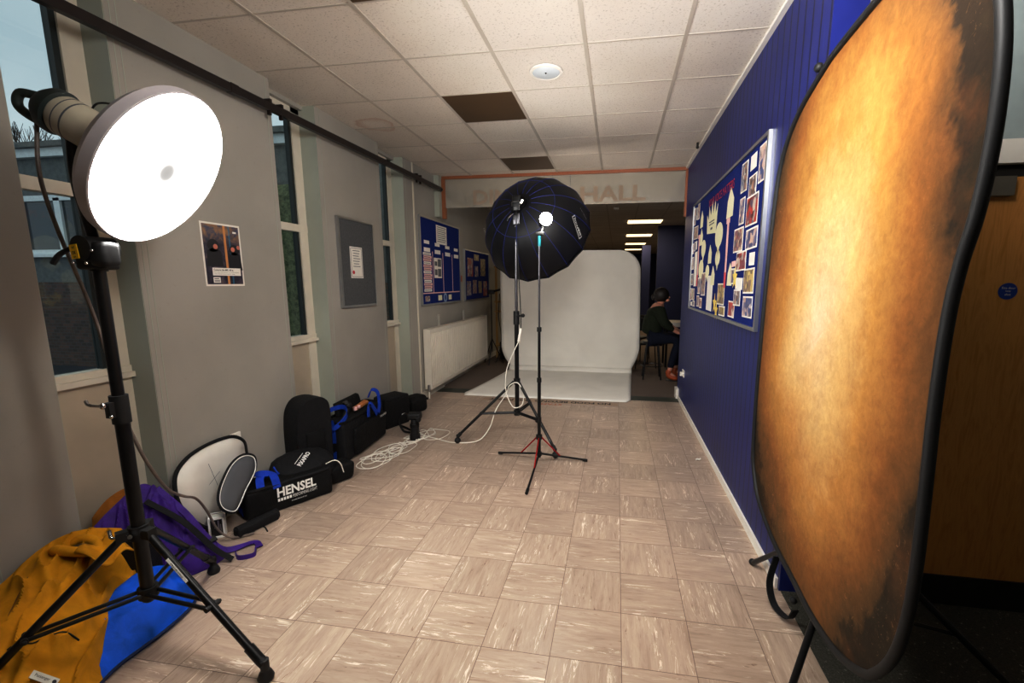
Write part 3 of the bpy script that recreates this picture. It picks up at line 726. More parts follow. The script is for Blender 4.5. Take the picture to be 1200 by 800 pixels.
c = single('crest_card', cc, plain('pale_blue_card', (150, 176, 206), .6), 'round pale blue crest card at the bottom of the radiator noticeboard', 'card', (XB, 6.33, 1.335))
obj('crest', MB().lathe((XB+.002, 6.33, 1.335), (1, 0, 0), [(0, .045), (.001, .045), (.001, 0)], 6).lathe((XB+.002, 6.33, 1.335), (1, 0, 0), [(0, .064), (.001, .064), (.001, .058), (0, .058)], 32), plain('crest_blue', (40, 70, 130), .6), c)
board_on_left('noticeboard', 'smaller blue noticeboard farther along the left wall, partly hidden by the softbox', 7.30, 8.75, 1.24, 2.12, M['felt_blue'], x=-2.58)
XC = -2.58+.019
for k, (a, b, c0, c1, m_) in enumerate(((7.45, 7.75, 1.66, 1.98, 0), (7.85, 8.05, 1.66, 1.85, 1), (7.82, 8.1, 1.95, 2.06, 2), (7.40, 7.62, 1.33, 1.58, 3), (7.72, 7.95, 1.36, 1.60, 4), (8.05, 8.25, 1.36, 1.58, 2), (8.2, 8.5, 1.68, 2.0, 2), (8.35, 8.6, 1.3, 1.58, 0))):
    nm = ['left sheet of the upper row', 'middle sheet of the upper row', 'small sheet at the top', 'left leaflet of the lower row', 'second leaflet of the lower row', 'third leaflet of the lower row', 'right sheet of the upper row', 'right leaflet of the lower row'][k]
    card('leaflet', nm+' on the far blue noticeboard beside the softbox', 'leaflet', XC, a, b, c0, c1, PH[m_], group='leaflets on the far blue noticeboard')
single('wall_socket', MB().rbox((-2.572, 7.14, 1.62), (0, 1, 0), (0, 0, 1), (1, 0, 0), .035, .05, .01, .004), M['boot'], 'small brown-red switch on the wall between the two blue noticeboards', 'switch', (-2.57, 7.14, 1.62))

# poster
po = thing('poster', 'dark photo poster of two people with a caption taped to the grey pier', 'poster', (XL, 2.565, 1.735))
PX = XL+.001
obj('sheet', MB().box(PX, PX+.001, 2.42, 2.715, 1.535, 1.935), M['paper'], po, smooth=False)
def pimg():
    t = NT('poster_picture'); p = t.pos(); s = t.sep(p)
    n1 = t.noise(p, 16, 4, .6, .6)
    u = t.math('DIVIDE', t.math('SUBTRACT', s[1], 2.42), .295); v = t.math('DIVIDE', t.math('SUBTRACT', s[2], 1.535), .40)
    col = t.ramp(n1, [(.35, srgb(24, 20, 30)), (.5, srgb(44, 38, 56)), (.62, srgb(84, 70, 80)), (.75, srgb(120, 96, 84))])
    top = t.ramp(v, [(.66, 0.0), (.85, .7)]); col = t.mix(top, col, t.ramp(n1, [(.4, srgb(70, 80, 110)), (.6, srgb(170, 130, 84))]))
    st_ = t.math('LESS_THAN', t.math('ABSOLUTE', t.math('SUBTRACT', u, .58)), .03); col = t.mix(st_, col, srgb(196, 140, 84))
    gr = t.math('LESS_THAN', t.math('ABSOLUTE', t.math('SUBTRACT', u, .70)), .02); col = t.mix(t.math('MULTIPLY', gr, .6), col, srgb(50, 120, 150))
    return t.fin(col, .35)
obj('picture', MB().box(PX+.001, PX+.0015, 2.432, 2.703, 1.547, 1.923), pimg(), po, smooth=False)
fg = MB()
for (yy, zz, r) in ((2.50, 1.79, .042), (2.655, 1.77, .036)):
    fg.lathe((PX+.0016, yy, zz), (1, 0, 0), [(0, r), (.0004, r), (.0004, 0)], 20)
    fg.prism([(-r*1.4, -.12), (r*1.5, -.12), (r*1.2, -.02), (0, .0), (-r*1.1, -.02)], (0, 1, 0), (0, 0, 1), (PX+.0016, yy, zz-.01), .0004)
obj('dark_figures', fg, plain('dark_figures', (18, 14, 20), .5), po, smooth=False)
fcm = plain('poster_faces', (190, 120, 100), .5)
for (yy, zz, r) in ((2.515, 1.785, .017), (2.645, 1.775, .016), (2.69, 1.79, .014)): obj('printed_face', MB().lathe((PX+.0021, yy, zz), (1, 0, 0), [(0, r), (.0003, r*.9), (.0003, 0)], 14), fcm, po)
obj('caption_panel', MB().box(PX+.0022, PX+.0027, 2.475, 2.69, 1.602, 1.652), M['paper'], po, smooth=False)
obj('logo_panel', MB().box(PX+.0022, PX+.0027, 2.475, 2.527, 1.556, 1.592), M['paper'], po, smooth=False)
obj('corner_logo', MB().box(PX+.0022, PX+.0027, 2.655, 2.683, 1.880, 1.892), M['paper'], po, smooth=False)
text('caption', 'Come to the Mill. All in.', (PX+.0028, 2.483, 1.632), (0, 1, 0), (0, 0, 1), M['ink'], po, w=.15, h=.013, th=.0003, bold=.02)
for k, s in enumerate(('Find out what goes on inside every', 'night and book your place today')):
    text('caption', s, (PX+.0028, 2.483, 1.620-.011*k), (0, 1, 0), (0, 0, 1), M['ink'], po, w=.19-.03*k, h=.006, th=.0003)
obj('logo_print', MB().box(PX+.0028, PX+.003, 2.482, 2.515, 1.580, 1.585).box(PX+.0028, PX+.003, 2.482, 2.52, 1.570, 1.574).box(PX+.0028, PX+.003, 2.482, 2.52, 1.562, 1.566), M['greyink'], po, smooth=False)

# right hand display board
bx = XR-.017
rb = thing('display_board', 'big blue display board of photos and paper cut-outs on the blue wall', 'noticeboard', (XR, 4.18, 1.85))
Y0, Y1, Z0, Z1 = 2.885, 5.47, 1.262, 2.435
obj('felt', MB().box(bx+.008, XR-.001, Y0+.02, Y1-.02, Z0+.02, Z1-.02), M['felt_blue'], rb, smooth=False)
obj('frame', MB().box(bx-.006, XR, Y0, Y0+.026, Z0, Z1).box(bx-.006, XR, Y1-.03, Y1, Z0, Z1).box(bx-.006, XR, Y0+.026, Y1-.03, Z0, Z0+.022).box(bx-.006, XR, Y0+.026, Y1-.03, Z1-.022, Z1), M['metal_grey'], rb, smooth=False)
FX = bx+.008
text('title', 'YOUR VOICE MATTERS', (FX, 4.62, 2.27), (0, -1, 0), (0, 0, 1), M['redink'], rb, w=.95, h=.07, bold=.0, th=.002)
def B_(s, t_): return (Y1-(Y1-Y0)*s, Z0+(Z1-Z0)*t_)     # s: 0 far .. 1 near, t: 0 bottom .. 1 top
rows = [  # s0,s1,t0,t1,kind
 ('colour print high in the near top corner', .905, .965, .66, .945, 1), ('narrow pale print left of the near top corner', .835, .895, .83, .95, 'paper'),
 ('black and white portrait print in the upper near part', .735, .800, .70, .97, 3), ('print with white border beneath the pale card', .81, .885, .60, .82, 3),
 ('tall narrow red figure print in the upper near part', .735, .785, .50, .67, 1), ('large group photo print near the upper right', .80, .915, .45, .67, 0),
 ('group photo print in the middle of the near side', .80, .925, .30, .435, 1), ('dim group photo print left of the near middle', .69, .785, .30, .46, 4),
 ('dark crowd photo print in the middle', .735, .84, .165, .31, 0), ('small white card with red print in the near middle', .855, .905, .17, .26, 'paper'),
 ('tall photo print at the near middle edge', .82, .925, .02-.0+.0+.0+.06, .20, 1), ]
cards = [
 # s0, s1, t0, t1, mat, description
 (.920, .978, .715, .955, 1, 'colour print nearest the top near corner'),
 (.845, .905, .845, .955, 'paper', 'blank pale card left of the top near print'),
 (.765, .83, .72, .955, 3, 'black and white print in the top row'),
 (.835, .91, .665, .825, 3, 'white-bordered print under the blank pale card'),
 (.765, .815, .505, .69, 1, 'narrow print of a red figure'),
 (.83, .945, .505, .70, 0, 'large print of a red-clothed group'),
 (.84, .955, .345, .485, 1, 'near print of a group beside a window'),
 (.71, .815, .34, .50, 4, 'dim group print just right of the paper torch'),
 (.755, .865, .20, .345, 0, 'dark crowd print below the dim group'),
 (.885, .94, .24, .32, 'paper', 'small white card with red marks'),
 (.84, .955, .055, .235, 2, 'tall print at the near side above the bottom pair'),
 (.70, .745, .265, .305, 'pink', 'small pink card'),
 (.70, .765, .135, .26, 1, 'small print under the small pink card'),
 (.765, .83, .10, .2, 'paper', 'white cut card beside a yellow star'),
 (.735, .83, -.0+.0+.01+.0, .095, 3, 'print of blue chairs near the bottom'),
]
def rcard(s0, s1, t0, t1, kind, desc, rot=0.0, lift=0):
    ya, zb = B_(s1, t0); yb, zt = B_(s0, t1)
    if kind in (0, 1, 2, 3, 4):
        m_, nm, cat, grp = PH[kind], 'photo_print', 'photo', 'photo prints on the big display board'
        lab = desc+' on the display board'
    elif kind == 'pink': m_, nm, cat, grp = M['pinkpaper'], 'paper_card', 'card', None; lab = desc+' on the display board'
    elif kind == 'yellow': m_, nm, cat, grp = M['yellowpaper'], 'paper_card', 'card', None; lab = desc+' on the display board'
    else: m_, nm, cat, grp = M['paper'], 'paper_card', 'card', None; lab = desc+' on the display board'
    x = FX-.002*lift
    t = thing(nm, lab, cat, (x, (ya+yb)/2, (zb+zt)/2), grp) if kind in (0, 1, 2, 3, 4) else None
    R = Matrix.Rotation(rot, 3, 'X')
    if t:
        obj('border', MB().obox((x-.0007, (ya+yb)/2, (zb+zt)/2), (1, 0, 0), R @ V((0, 1, 0)), R @ V((0, 0, 1)), .0007, (yb-ya)/2, (zt-zb)/2), M['paper'], t, smooth=False)
        obj('picture', MB().obox((x-.0017, (ya+yb)/2, (zb+zt)/2), (1, 0, 0), R @ V((0, 1, 0)), R @ V((0, 0, 1)), .0004, (yb-ya)/2-.011, (zt-zb)/2-.011), m_, t, smooth=False)
        return t
    return single(nm, MB().obox((x-.0007, (ya+yb)/2, (zb+zt)/2), (1, 0, 0), R @ V((0, 1, 0)), R @ V((0, 0, 1)), .0007, (yb-ya)/2, (zt-zb)/2), m_, lab, cat, (x, (ya+yb)/2, (zb+zt)/2), grp, smooth=False)
near = [
 (.925, .975, .74, .95, 1, 'colour print at the top near corner'),
 (.855, .905, .85, .935, 'paper', 'blank pale card left of the top near print'),
 (.775, .835, .745, .935, 3, 'black and white print in the top row'),
 (.85, .915, .665, .82, 3, 'white-bordered print under the blank pale card'),
 (.78, .825, .52, .70, 1, 'narrow print of a single red figure'),
 (.845, .945, .49, .69, 0, 'large print of a group in red'),
 (.855, .955, .325, .465, 1, 'print of people beside a window at the near edge'),
 (.735, .83, .33, .505, 4, 'dim group print right of the paper torch'),
 (.78, .875, .235, .345, 0, 'dark crowd print below the dim group'),
 (.90, .945, .235, .31, 'paper', 'small white card with red marks'),
 (.87, .958, .05+.0, .225, 2, 'tall print at the near side'),
]
# rows nearer the bottom run on the lower half of the board; a compact list of the rest
near = [
 (.925, .975, .775, .965, 1, 'colour print at the top near corner'),
 (.855, .905, .875, .955, 'paper', 'blank pale card left of the top near print'),
 (.775, .835, .785, .955, 3, 'black and white print in the top row'),
 (.85, .915, .715, .845, 3, 'white-bordered print under the blank pale card'),
 (.775, .825, .60, .755, 1, 'narrow print of a single red figure'),
 (.845, .945, .57, .735, 0, 'large print of a group in red'),
 (.855, .955, .44, .555, 1, 'print of people beside a window at the near edge'),
 (.735, .83, .44, .585, 4, 'dim group print right of the paper torch'),
 (.78, .875, .325, .44, 0, 'dark crowd print below the dim group'),
 (.90, .945, .35, .42, 'paper', 'small white card with red marks'),
 (.865, .955, .195, .335, 2, 'tall print at the near side below the small white card'),
 (.73, .775, .355, .39, 'pink', 'small pink card beside the dark crowd print'),
 (.72, .765, .245, .345, 1, 'small narrow print under the small pink card'),
 (.785, .855, .215, .285, 'paper', 'white slip beside the yellow star'),
 (.775, .845, .115, .215, 3, 'print of children at blue chairs'),
 (.87, .955, .04+.02, .18, 1, 'print of a running team at the near bottom corner'),
 (.72, .79, .035, .14, 0, 'print of a lamp-lit room near the bottom'),
]
near += [
 (.01, .055, .80, .96, 0, 'far top corner print'), (.065, .09, .84, .95, 3, 'thin print beside the far top corner print'),
 (.10, .145, .83, .99-.02, 4, 'third print from the far end in the top row'), (.03, .13, .66, .78, 4, 'wide pair print in the second row at the far end'),
 (.01, .045, .53, .63, 0, 'small dark print at the far edge, third row'), (.06, .085, .55, .64, 3, 'thin bluish print at the far end, third row'),
 (.10, .125, .56, .64, 'paper', 'small pale slip at the far end, third row'), (.01, .06, .38, .50, 4, 'brown print at the far edge, fourth row'),
 (.085, .145, .22, .54, 'paper', 'tall pale text sheet near the far end'), (.015, .07, .23, .34, 3, 'dark bluish print at the far edge, fifth row'),
 (.01, .045, .08, .20, 0, 'lower dark print at the far edge'), (.055, .085, .09, .20, 2, 'narrow print second from the far end in the lower row'),
 (.095, .125, .09, .20, 4, 'narrow print third from the far end in the lower row'), (.03, .07, .02+.01, .07, 'paper', 'small white slip at the far bottom corner'),
 (.085, .14, .02+.01, .085, 1, 'small print along the bottom near the far corner'),
 (.19, .25, .155, .30, 1, 'warm print low in the middle, left one'), (.265, .345, .145, .34, 4, 'tall brown print low in the middle'),
 (.18, .235, .04+.0, .14, 4, 'dim print at the bottom, left of centre'), (.25, .30, .035, .125, 0, 'small dark print at the bottom centre'),
 (.385, .48, .035, .31, 'paper', 'tall white text sheet low in the middle'),
 (.565, .66, .10, .25, 2, 'warm print of people right of the tall white sheet'), (.60, .68, .015+.01, .095, 2, 'small bottom print right of the tall white sheet'),
]
for k, r in enumerate(near):
    rcard(*r, rot=random.uniform(-.03, .03), lift=(k % 3)*.6)
def cut(name, label, cat, s, t_, poly, mat, sc=1.0, parent=None, lift=.5):
    y, z = B_(s, t_)
    return single(name, MB().prism([(a*sc, b*sc) for a, b in poly], (0, -1, 0), (0, 0, 1), (FX-.001*lift, y, z), .0015), mat, label, cat, (FX, y, z), smooth=False)
crown = [(-.20, -.12), (.20, -.15), (.23, .10), (.15, .02), (.12, .15), (.05, .03), (.0, .16), (-.05, .03), (-.14, .13), (-.15, .0), (-.23, .06)]
c = cut('paper_cutout', 'large pale paper crown with writing under the red title', 'paper cut-out', .40, .755, crown, M['yellowpaper'])
yy, zz = B_(.40, .755)
obj('print', MB().box(FX-.004, FX-.0025, yy-.12, yy+.10, zz-.03, zz-.02).box(FX-.004, FX-.0025, yy-.12, yy+.10, zz-.055, zz-.045).box(FX-.004, FX-.0025, yy-.05, yy+.03, zz-.10, zz-.08), M['greyink'], c, smooth=False)
house = [(-.10, -.10), (.10, -.10), (.11, .03), (.0, .13), (-.08, .03)]
for s, t_, lab in ((.66, .77, 'small pale pointed paper flame right of the paper crown'), (.20, .80, 'small pale paper shape at the far side of the title'), (.21, .645, 'tiny pale paper shape below the far paper shape'), (.40, .47, 'pale paper house in the centre of the balloons'), (.47, .30, 'little white paper house under the balloons'), (.71, .30, 'little pale paper flame under the paper torch')):
    cut('paper_cutout', lab, 'paper cut-out', s, t_, house, M['yellowpaper'], .75 if s not in (.66,) else 1.0)
bal = [(.0+.115*math.cos(a), .085*math.sin(a)+(-.05 if abs(a+PI/2) < .3 else 0)) for a in [2*PI*k/20-PI for k in range(20)]]
for s, t_, lab, k in ((.27, .545, 'far upper', 1), (.53, .60, 'near upper', 1.25), (.24, .37, 'far lower', 1.15), (.37, .345, 'middle lower', .75), (.53, .435, 'near middle', .8)):
    cut('paper_balloon', lab+' pale paper balloon in the middle of the display board', 'paper cut-out', s, t_, bal, M['yellowpaper'], k)
star = [(.07*math.cos(a)*(1 if k % 2 == 0 else .45), .09*math.sin(a)*(1 if k % 2 == 0 else .45)) for k, a in enumerate([2*PI*k/10+PI/2 for k in range(10)])]
for s, t_, lab in ((.775, .285, 'yellow paper star beside the white slip'), (.53, .10, 'yellow paper star beside the tall white sheet'), (.56, .05, 'lower yellow paper star at the board bottom')):
    cut('paper_star', lab, 'paper cut-out', s, t_, star, plain('yellow_card', (226, 200, 110), .6), 1, lift=2.5)
for s, lab in ((.17, 'far'), (.655, 'near')):
    y, z = B_(s, 0)
    q = thing('paper_torch', lab+' long pink paper torch strip on the display board', 'paper cut-out', (FX, y, Z0+.5))
    obj('shaft', MB().box(FX-.0035, FX-.002, y-.028, y+.028, Z0+.36, Z0+.77), M['pinkpaper'], q, smooth=False)
    obj('cup', MB().box(FX-.0045, FX-.0035, y-.055, y+.055, Z0+.76, Z0+.80), M['pinkpaper'], q, smooth=False)
    obj('tip', MB().box(FX-.0045, FX-.0035, y-.03, y+.03, Z0+.26, Z0+.38), plain('rose_card', (206, 84, 96), .6), q, smooth=False)
ws = thing('wall_socket', 'white double wall socket low on the far end of the blue wall', 'socket', (XR, 5.69, .43))
obj('plate', MB().rbox((XR-.006, 5.69, .43), (0, 1, 0), (0, 0, 1), (1, 0, 0), .073, .043, .006, .003), M['white'], ws)
obj('plug', MB().rbox((XR-.03, 5.66, .425), (0, 1, 0), (0, 0, 1), (1, 0, 0), .025, .025, .02, .006), M['white'], ws)
pa = MB(); pa.grid(lambda u, v: V((.73+.05*u, 3.88+.03*v+.02*u, .004+.012*abs(math.sin(5*u+3*v)))), 6, 6)
single('paper_scrap', pa, M['paper'], 'tiny crumpled white scrap on the floor by the blue wall', 'paper', (.75, 3.9, 0), solid=.001)

# floor lettering tape (reads towards the hall)
tp = MB()
c = single('floor_sign', MB().box(-1.75, .05, 5.555, 5.675, .0005, .0018), plain('worn_clear_tape', (168, 146, 126), .5), 'worn floor tape reading NO FOOD BEYOND THIS POINT before the white backdrop', 'sign', (-.8, 5.63, 0), smooth=False)
text('lettering', 'NO FOOD BEYOND THIS POINT', (-.04, 5.66, .002), (-1, 0, 0), (0, -1, 0), M['ink'], c, w=1.62, h=.085, bold=.03, th=.0006)
text('lettering', 'STAFF', (-.66, 5.52, .0005), (-1, 0, 0), (0, -1, 0), plain('faded_red_paint', (176, 110, 86), .6), c, w=.30, h=.07, bold=.02, th=.0006)

# ------------------------------------------------------------------ white backdrop
wb = thing('white_backdrop', 'tall white collapsible backdrop sweeping onto the floor at the corridor end', 'backdrop', (-.8, 7.6, 0))
Yb = 7.72
prof = []   # (y, z, left x, right x) down the fabric, then out along the floor
def rr(z):
    r = .37; d = 2.105-z
    return r-math.sqrt(max(0, r*r-(r-d)**2)) if d < r else 0
for k in range(15):
    z = 2.105-.37*(1-math.cos(PI/2*k/14)); i = rr(z); prof.append((Yb+.03, z, -2.055+i, .39-i))
for k in range(1, 12): z = 1.735-(1.735-.45)*k/11; prof.append((Yb+.03-.03*k/11, z, -2.06+.015*k/11, .39+.02*k/11))
for k in range(1, 9):
    a = k/8; prof.append((Yb-.01*a, .45-.37*a, -2.045+.16*a*a, .41-.12*a**1.6))
for k in range(1, 7):
    a = PI/2*k/6; prof.append((Yb-.01-.08*math.sin(a), .08-.074*(1-math.cos(a)), -1.885, .29))
for k in range(1, 16):
    a = k/15; y = 7.63-(7.63-5.73)*a; inset = .10*max(0, (a-.92)/.08)**2
    prof.append((y, .006, -1.885-.235*a**1.3+inset*.6, .285-.065*a-inset*.6))
NU = 40
def wfn(u, v):
    k = v*(len(prof)-1); i = min(int(k), len(prof)-2); f = k-i; a, b = prof[i], prof[i+1]
    y, z, xl, xr = [a[j]*(1-f)+b[j]*f for j in range(4)]
    x = xl+(xr-xl)*u
    if z > .2: y += .018*math.sin(3.1*u+z*2)+.01*noise.noise(V((x*2, z*2, 0)))
    return V((x, y, max(z, .006)+(.004*abs(noise.noise(V((x*4, y*4, 3)))) if z < .1 else 0)))
obj('fabric', MB().grid(wfn, NU, len(prof)-1), M['whitebd'], wb, solid=.004)
rim = [V((p_[2], p_[0]+.012, p_[1])) for p_ in prof[:34]][::-1]+[V((p_[3], p_[0]+.012, p_[1])) for p_ in prof[:34]]
for q in rim: q.y = Yb+.035+.03
obj('rim', MB().tube(rim, .012, sub=1), M['black_cloth'], wb)
wfl = MB()
wfl.cyl((-1.0, 7.81, 2.0), (-1.0, 8.4, .0), .014).cyl((-.5, 7.81, 2.0), (-.5, 8.4, 0), .014).cyl((-1.0, 7.81, 2.0), (-.5, 7.81, 2.0), .012)
obj('support', wfl, M['black_metal'], wb)

# ------------------------------------------------------------------ rust backdrop on the right and its stand
OX, OY, OZ = .774, 1.819, 1.379
ua = 1.52; U = V((math.cos(ua), math.sin(ua), 0)); OC = V((OX, OY, OZ)); ON = V((math.sin(ua), -math.cos(ua), 0))   # away from the corridor
outl = [(-.213, 1.05), (.125, 1.045), (.27, 1.022), (.466, .961), (.603, .867), (.689, .72), (.722, .451), (.734, .224), (.745, -.114), (.757, -.526), (.748, -.78), (.70, -.90), (.60, -1.0),
        (.343, -1.075), (.056, -1.085), (-.153, -1.084), (-.373, -1.038), (-.545, -.951), (-.625, -.87), (-.689, -.763), (-.725, -.63), (-.735, -.464), (-.728, -.261), (-.72, -.084), (-.722, .103), (-.738, .222),
        (-.765, .321), (-.777, .444), (-.772, .565), (-.754, .667), (-.722, .76), (-.65, .88), (-.54, .96), (-.38, 1.02)]
ol3 = catmull([V((a, b, 0)) for a, b in outl], 4, True)
ob = thing('rust_backdrop', 'large oval mottled orange-brown backdrop standing close on the right', 'backdrop', (OX, OY, .3))
def warp(a, b): return .02*(a/.75)**2-.012*(b/1.05)**2      # slight spring curve
def OP(a, b, off=0): return OC+U*a+V((0, 0, b))-ON*(warp(a, b))+ON*off
K = 14; cm = MB(); n = len(ol3); vs = []
for k in range(1, K+1): vs += [OP(p_.x*k/K, p_.y*k/K) for p_ in ol3]
vs.append(OP(0, 0)); fs = []
for k in range(K-1): fs += [(k*n+i, k*n+(i+1) % n, (k+1)*n+(i+1) % n, (k+1)*n+i) for i in range(n)]
fs += [(len(vs)-1, i, (i+1) % n) for i in range(n)]
cm.add(vs, fs)
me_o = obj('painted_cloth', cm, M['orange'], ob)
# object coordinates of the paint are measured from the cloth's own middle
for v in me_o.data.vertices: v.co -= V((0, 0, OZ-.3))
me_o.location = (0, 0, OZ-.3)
obj('black_edging', MB().tube([OP(p_.x, p_.y) for p_ in ol3], (.021, .017), sub=1, closed=True, flat=None) if False else MB().tube([OP(p_.x, p_.y, -.002) for p_ in ol3], .0135, n=12, sub=1, closed=True), M['black_plastic'], ob)
bs = thing('backdrop_stand', 'black folding stand holding the orange-brown backdrop from behind', 'stand', (.92, 1.8, 0))
hub = V((.925, 1.80, .62))
obj('pole', MB().cyl((.925, 1.80, .25), (.925, 1.80, 2.42), .014), M['black_metal'], bs)
obj('collar', MB().cyl((.925, 1.80, .60), (.925, 1.80, .68), .024).cyl((.925, 1.8, 1.5), (.925, 1.8, 1.56), .02), M['black_plastic'], bs)
for q in ((.70, 1.61, .012), (.79, 2.42, .012), (1.55, 1.72, .012)):
    q = V(q); obj('leg', MB().cyl(hub, q, .013).cyl(hub*.35+q*.65, V((.925, 1.80, .27)), .008), M['black_metal'], bs)
    obj('rubber_foot', MB().sphere(q+V((0, 0, .006)), .018), M['black_plastic'], bs)
obj('arm', MB().cyl((.925, 1.80, 2.36), OP(-.05, 1.02, .03), .010).cyl(OP(.33, -.84, .03)+V((0, 0, 0)), V((.925, 1.80, .62)), .010), M['black_metal'], bs)
a1 = V((.80, 2.12, .26))
obj('strap', MB().tube([a1+V((0, 0, -.01)), (.775, 2.11, .12), (.79, 2.07, .03), (.82, 1.98, .035), (.835, 1.95, .10)], (.016, .003), flat=(1, .25, 0), sub=6), M['black_cloth2'], bs)
obj('knob', MB().sphere((.815, 1.935, .16), .016).sphere(OP(.30, 1.05, -.01)+V((0, 0, .0)), .018), M['black_plastic'], bs)

# ------------------------------------------------------------------ light stands
def foot_leg(t, top, foot, r, bend=None, name='leg', mat='black_metal'):
    top, foot = V(top), V(foot)
    m = MB().cyl(top, foot+V((0, 0, .0)), r)
    return obj(name, m, M[mat], t)

# big left stand
px, py = -1.888, 1.364
ls = thing('light_stand', 'heavy black light stand at the left carrying the bright round lamp', 'light stand', (px, py, 0))
obj('pole', MB().cyl((px, py, .28), (px, py, 1.09), .0235, n=28), M['black_metal'], ls)
obj('upper_pole', MB().cyl((px, py, 1.08), (px, py, 1.62), .0195, n=28), M['black_metal'], ls)
cb = obj('collar', MB().cyl((px, py, 1.02), (px, py, 1.13), .029, n=28).box(px-.01, px+.012, py-.045, py-.02, 1.05, 1.11), M['black_plastic'], ls)
obj('wing_knob', MB().sphere((px-.005, py-.052, 1.10), .012).tube([(px-.005, py-.055, 1.10), (px-.035, py-.075, 1.108), (px-.055, py-.07, 1.122)], .006, sub=4), M['chrome'], cb)
obj('pin', MB().sphere((px+.01, py-.04, 1.055), .007), M['chrome'], cb)
hb = obj('hub', MB().cyl((px, py, .535), (px, py, .59), .034, n=24), M['black_plastic'], ls)
obj('lower_hub', MB().cyl((px, py, .27), (px, py, .315), .034, n=24).sphere((px, py, .27), .026), M['black_plastic'], ls)
obj('lock_lever', MB().tube([(px-.01, py-.035, .565), (px-.05, py-.06, .56), (px-.075, py-.05, .585)], .006, sub=4).cyl((px+.01, py-.03, .56), (px+.035, py-.06, .575), .008), M['chrome'], hb)
feet = [V((-1.334, 1.329, 0)), V((-2.12, 1.86, 0)), V((-2.215, .90, 0))]
for i, fpt in enumerate(feet):
    d = (V((fpt.x, fpt.y, 0))-V((px, py, 0))).normalized(); side = V((-d.y, d.x, 0))
    top = V((px, py, .56))+d*.045; low = V((fpt.x, fpt.y, .085))-d*.02
    L = obj('leg', MB().cyl(top, low, .0145, n=16).cyl(low.lerp(top, .10), low, .019, n=16), M['black_metal'], ls)
    obj('hinge', MB().obox(V((px, py, .56))+d*.04, d, side, (0, 0, 1), .03, .017, .02), M['black_plastic'], L, smooth=False)
    k = low.lerp(top, .42)
    for s in (-1, 1):
        obj('brace', MB().cyl(V((px, py, .292))+side*s*.02+d*.02, k+side*s*.018, .008), M['black_metal'], ls)
    obj('clamp_bolt', MB().cyl(k-side*.028, k+side*.028, .011).sphere(k+side*.03, .008), M['black_plastic'], L)
    obj('caster_foot', MB().cyl(low, V((fpt.x, fpt.y, .07)), .019).cyl((fpt.x, fpt.y, .09), (fpt.x, fpt.y, .045), .016).lathe((fpt.x, fpt.y, .001), (0, 0, 1), [(0, 0), (0, .026), (.014, .030), (.035, .022), (.05, .01)], 24), M['black_plastic'], L)
    if i == 1 or i == 0:
        if i == 0:
            a, b = low.lerp(top, .80), low.lerp(top, .62); ax = (b-a).normalized(); nrm = V((0, -1, .5)); nrm = (nrm-ax*nrm.dot(ax)).normalized(); sd_ = ax.cross(nrm)
            st_ = obj('maker_label', MB().obox((a+b)/2+nrm*.0146, ax, sd_, nrm, (b-a).length/2, .006, .0006), M['print_white'], L, smooth=False)
            text('lettering', 'Manfrotto', (a+b)/2+nrm*.0154, ax, -sd_ if True else sd_, M['ink'], st_, w=.075, h=.008, center=True, th=.0003)
# tilt clamp
cx_, cy_, cz_ = px, py, 1.66
tc = obj('tilt_clamp', MB().rbox((px, py, 1.655), (1, .2, 0), (-.2, 1, 0), (0, 0, 1), .052, .035, .05, .012).cyl((px, py-.05, 1.68), (px, py+.05, 1.68), .045, n=24).rbox((px+.05, py-.01, 1.66), (1, .2, 0), (-.2, 1, 0), (0, 0, 1), .035, .034, .045, .02).cyl((px, py, 1.60), (px, py, 1.64), .026), M['black_plastic'], ls)
obj('clamp_lever', MB().tube([(px-.04, py-.03, 1.69), (px-.09, py-.05, 1.66), (px-.115, py-.06, 1.625)], .009, sub=4), M['black_plastic'], tc)
s1 = obj('yellow_sticker', MB().obox((px-.022, py-.053, 1.668), (1, 0, .12), (0, 1, 0), (-.12, 0, 1), .017, .001, .025), M['yellow'], tc, smooth=False)
text('lettering', 'PAT', (px-.022, py-.0545, 1.682), (1, 0, .12), (-.12, 0, 1), M['ink'], s1, w=.013, h=.008, center=True, th=.0003, bold=.03)
text('lettering', 'OK', (px-.022, py-.0545, 1.664), (1, 0, .12), (-.12, 0, 1), M['ink'], s1, w=.018, h=.012, center=True, th=.0003, bold=.03)
text('lettering', '21', (px-.021, py-.0545, 1.650), (1, 0, .12), (-.12, 0, 1), M['ink'], s1, w=.010, h=.006, center=True, th=.0003, bold=.03)
for q in ((px-.04, py-.048, 1.63), (px+.02, py-.05, 1.628), (px+.045, py-.045, 1.672)): obj('bolt', MB().sphere(q, .006, nu=8, nv=12), M['chrome'], tc)

# the round lamp: flash head, reflector and bright diffuser
DC = V((-1.72, 1.51, 1.98)); DN = V((.816, .267, -.511)).normalized()
fl = thing('studio_flash', 'bright glowing round studio lamp on the stand at the left', 'studio light', DC-DN*.3)
obj('reflector', MB().lathe(DC, -DN, [(-.004, .302), (.0, .306), (.035, .306), (.06, .285), (.11, .22), (.17, .115), (.19, .085)], 64), plain('satin_silver', (190, 186, 190), .5, .1), fl, solid=.003)
DS = 50.0
t = NT('glowing_diffuser'); o_ = t.obj(); ln_ = t.n('ShaderNodeVectorMath', operation='LENGTH'); t.t.links.new(o_, ln_.inputs[0])
st_ = t.ramp(ln_.outputs['Value'], [(.0, .006), (.03, .008), (.06, .04), (.10, 1.0)])  # dim middle: shadow of the inner deflector put into the emission
t.b.inputs['Emission Color'].default_value = (1, .98, .95, 1)
t.set(t.b.inputs['Emission Strength'], t.math('MULTIPLY', st_, DS)); t.b.inputs['Base Color'].default_value = (.12, .12, .12, 1)
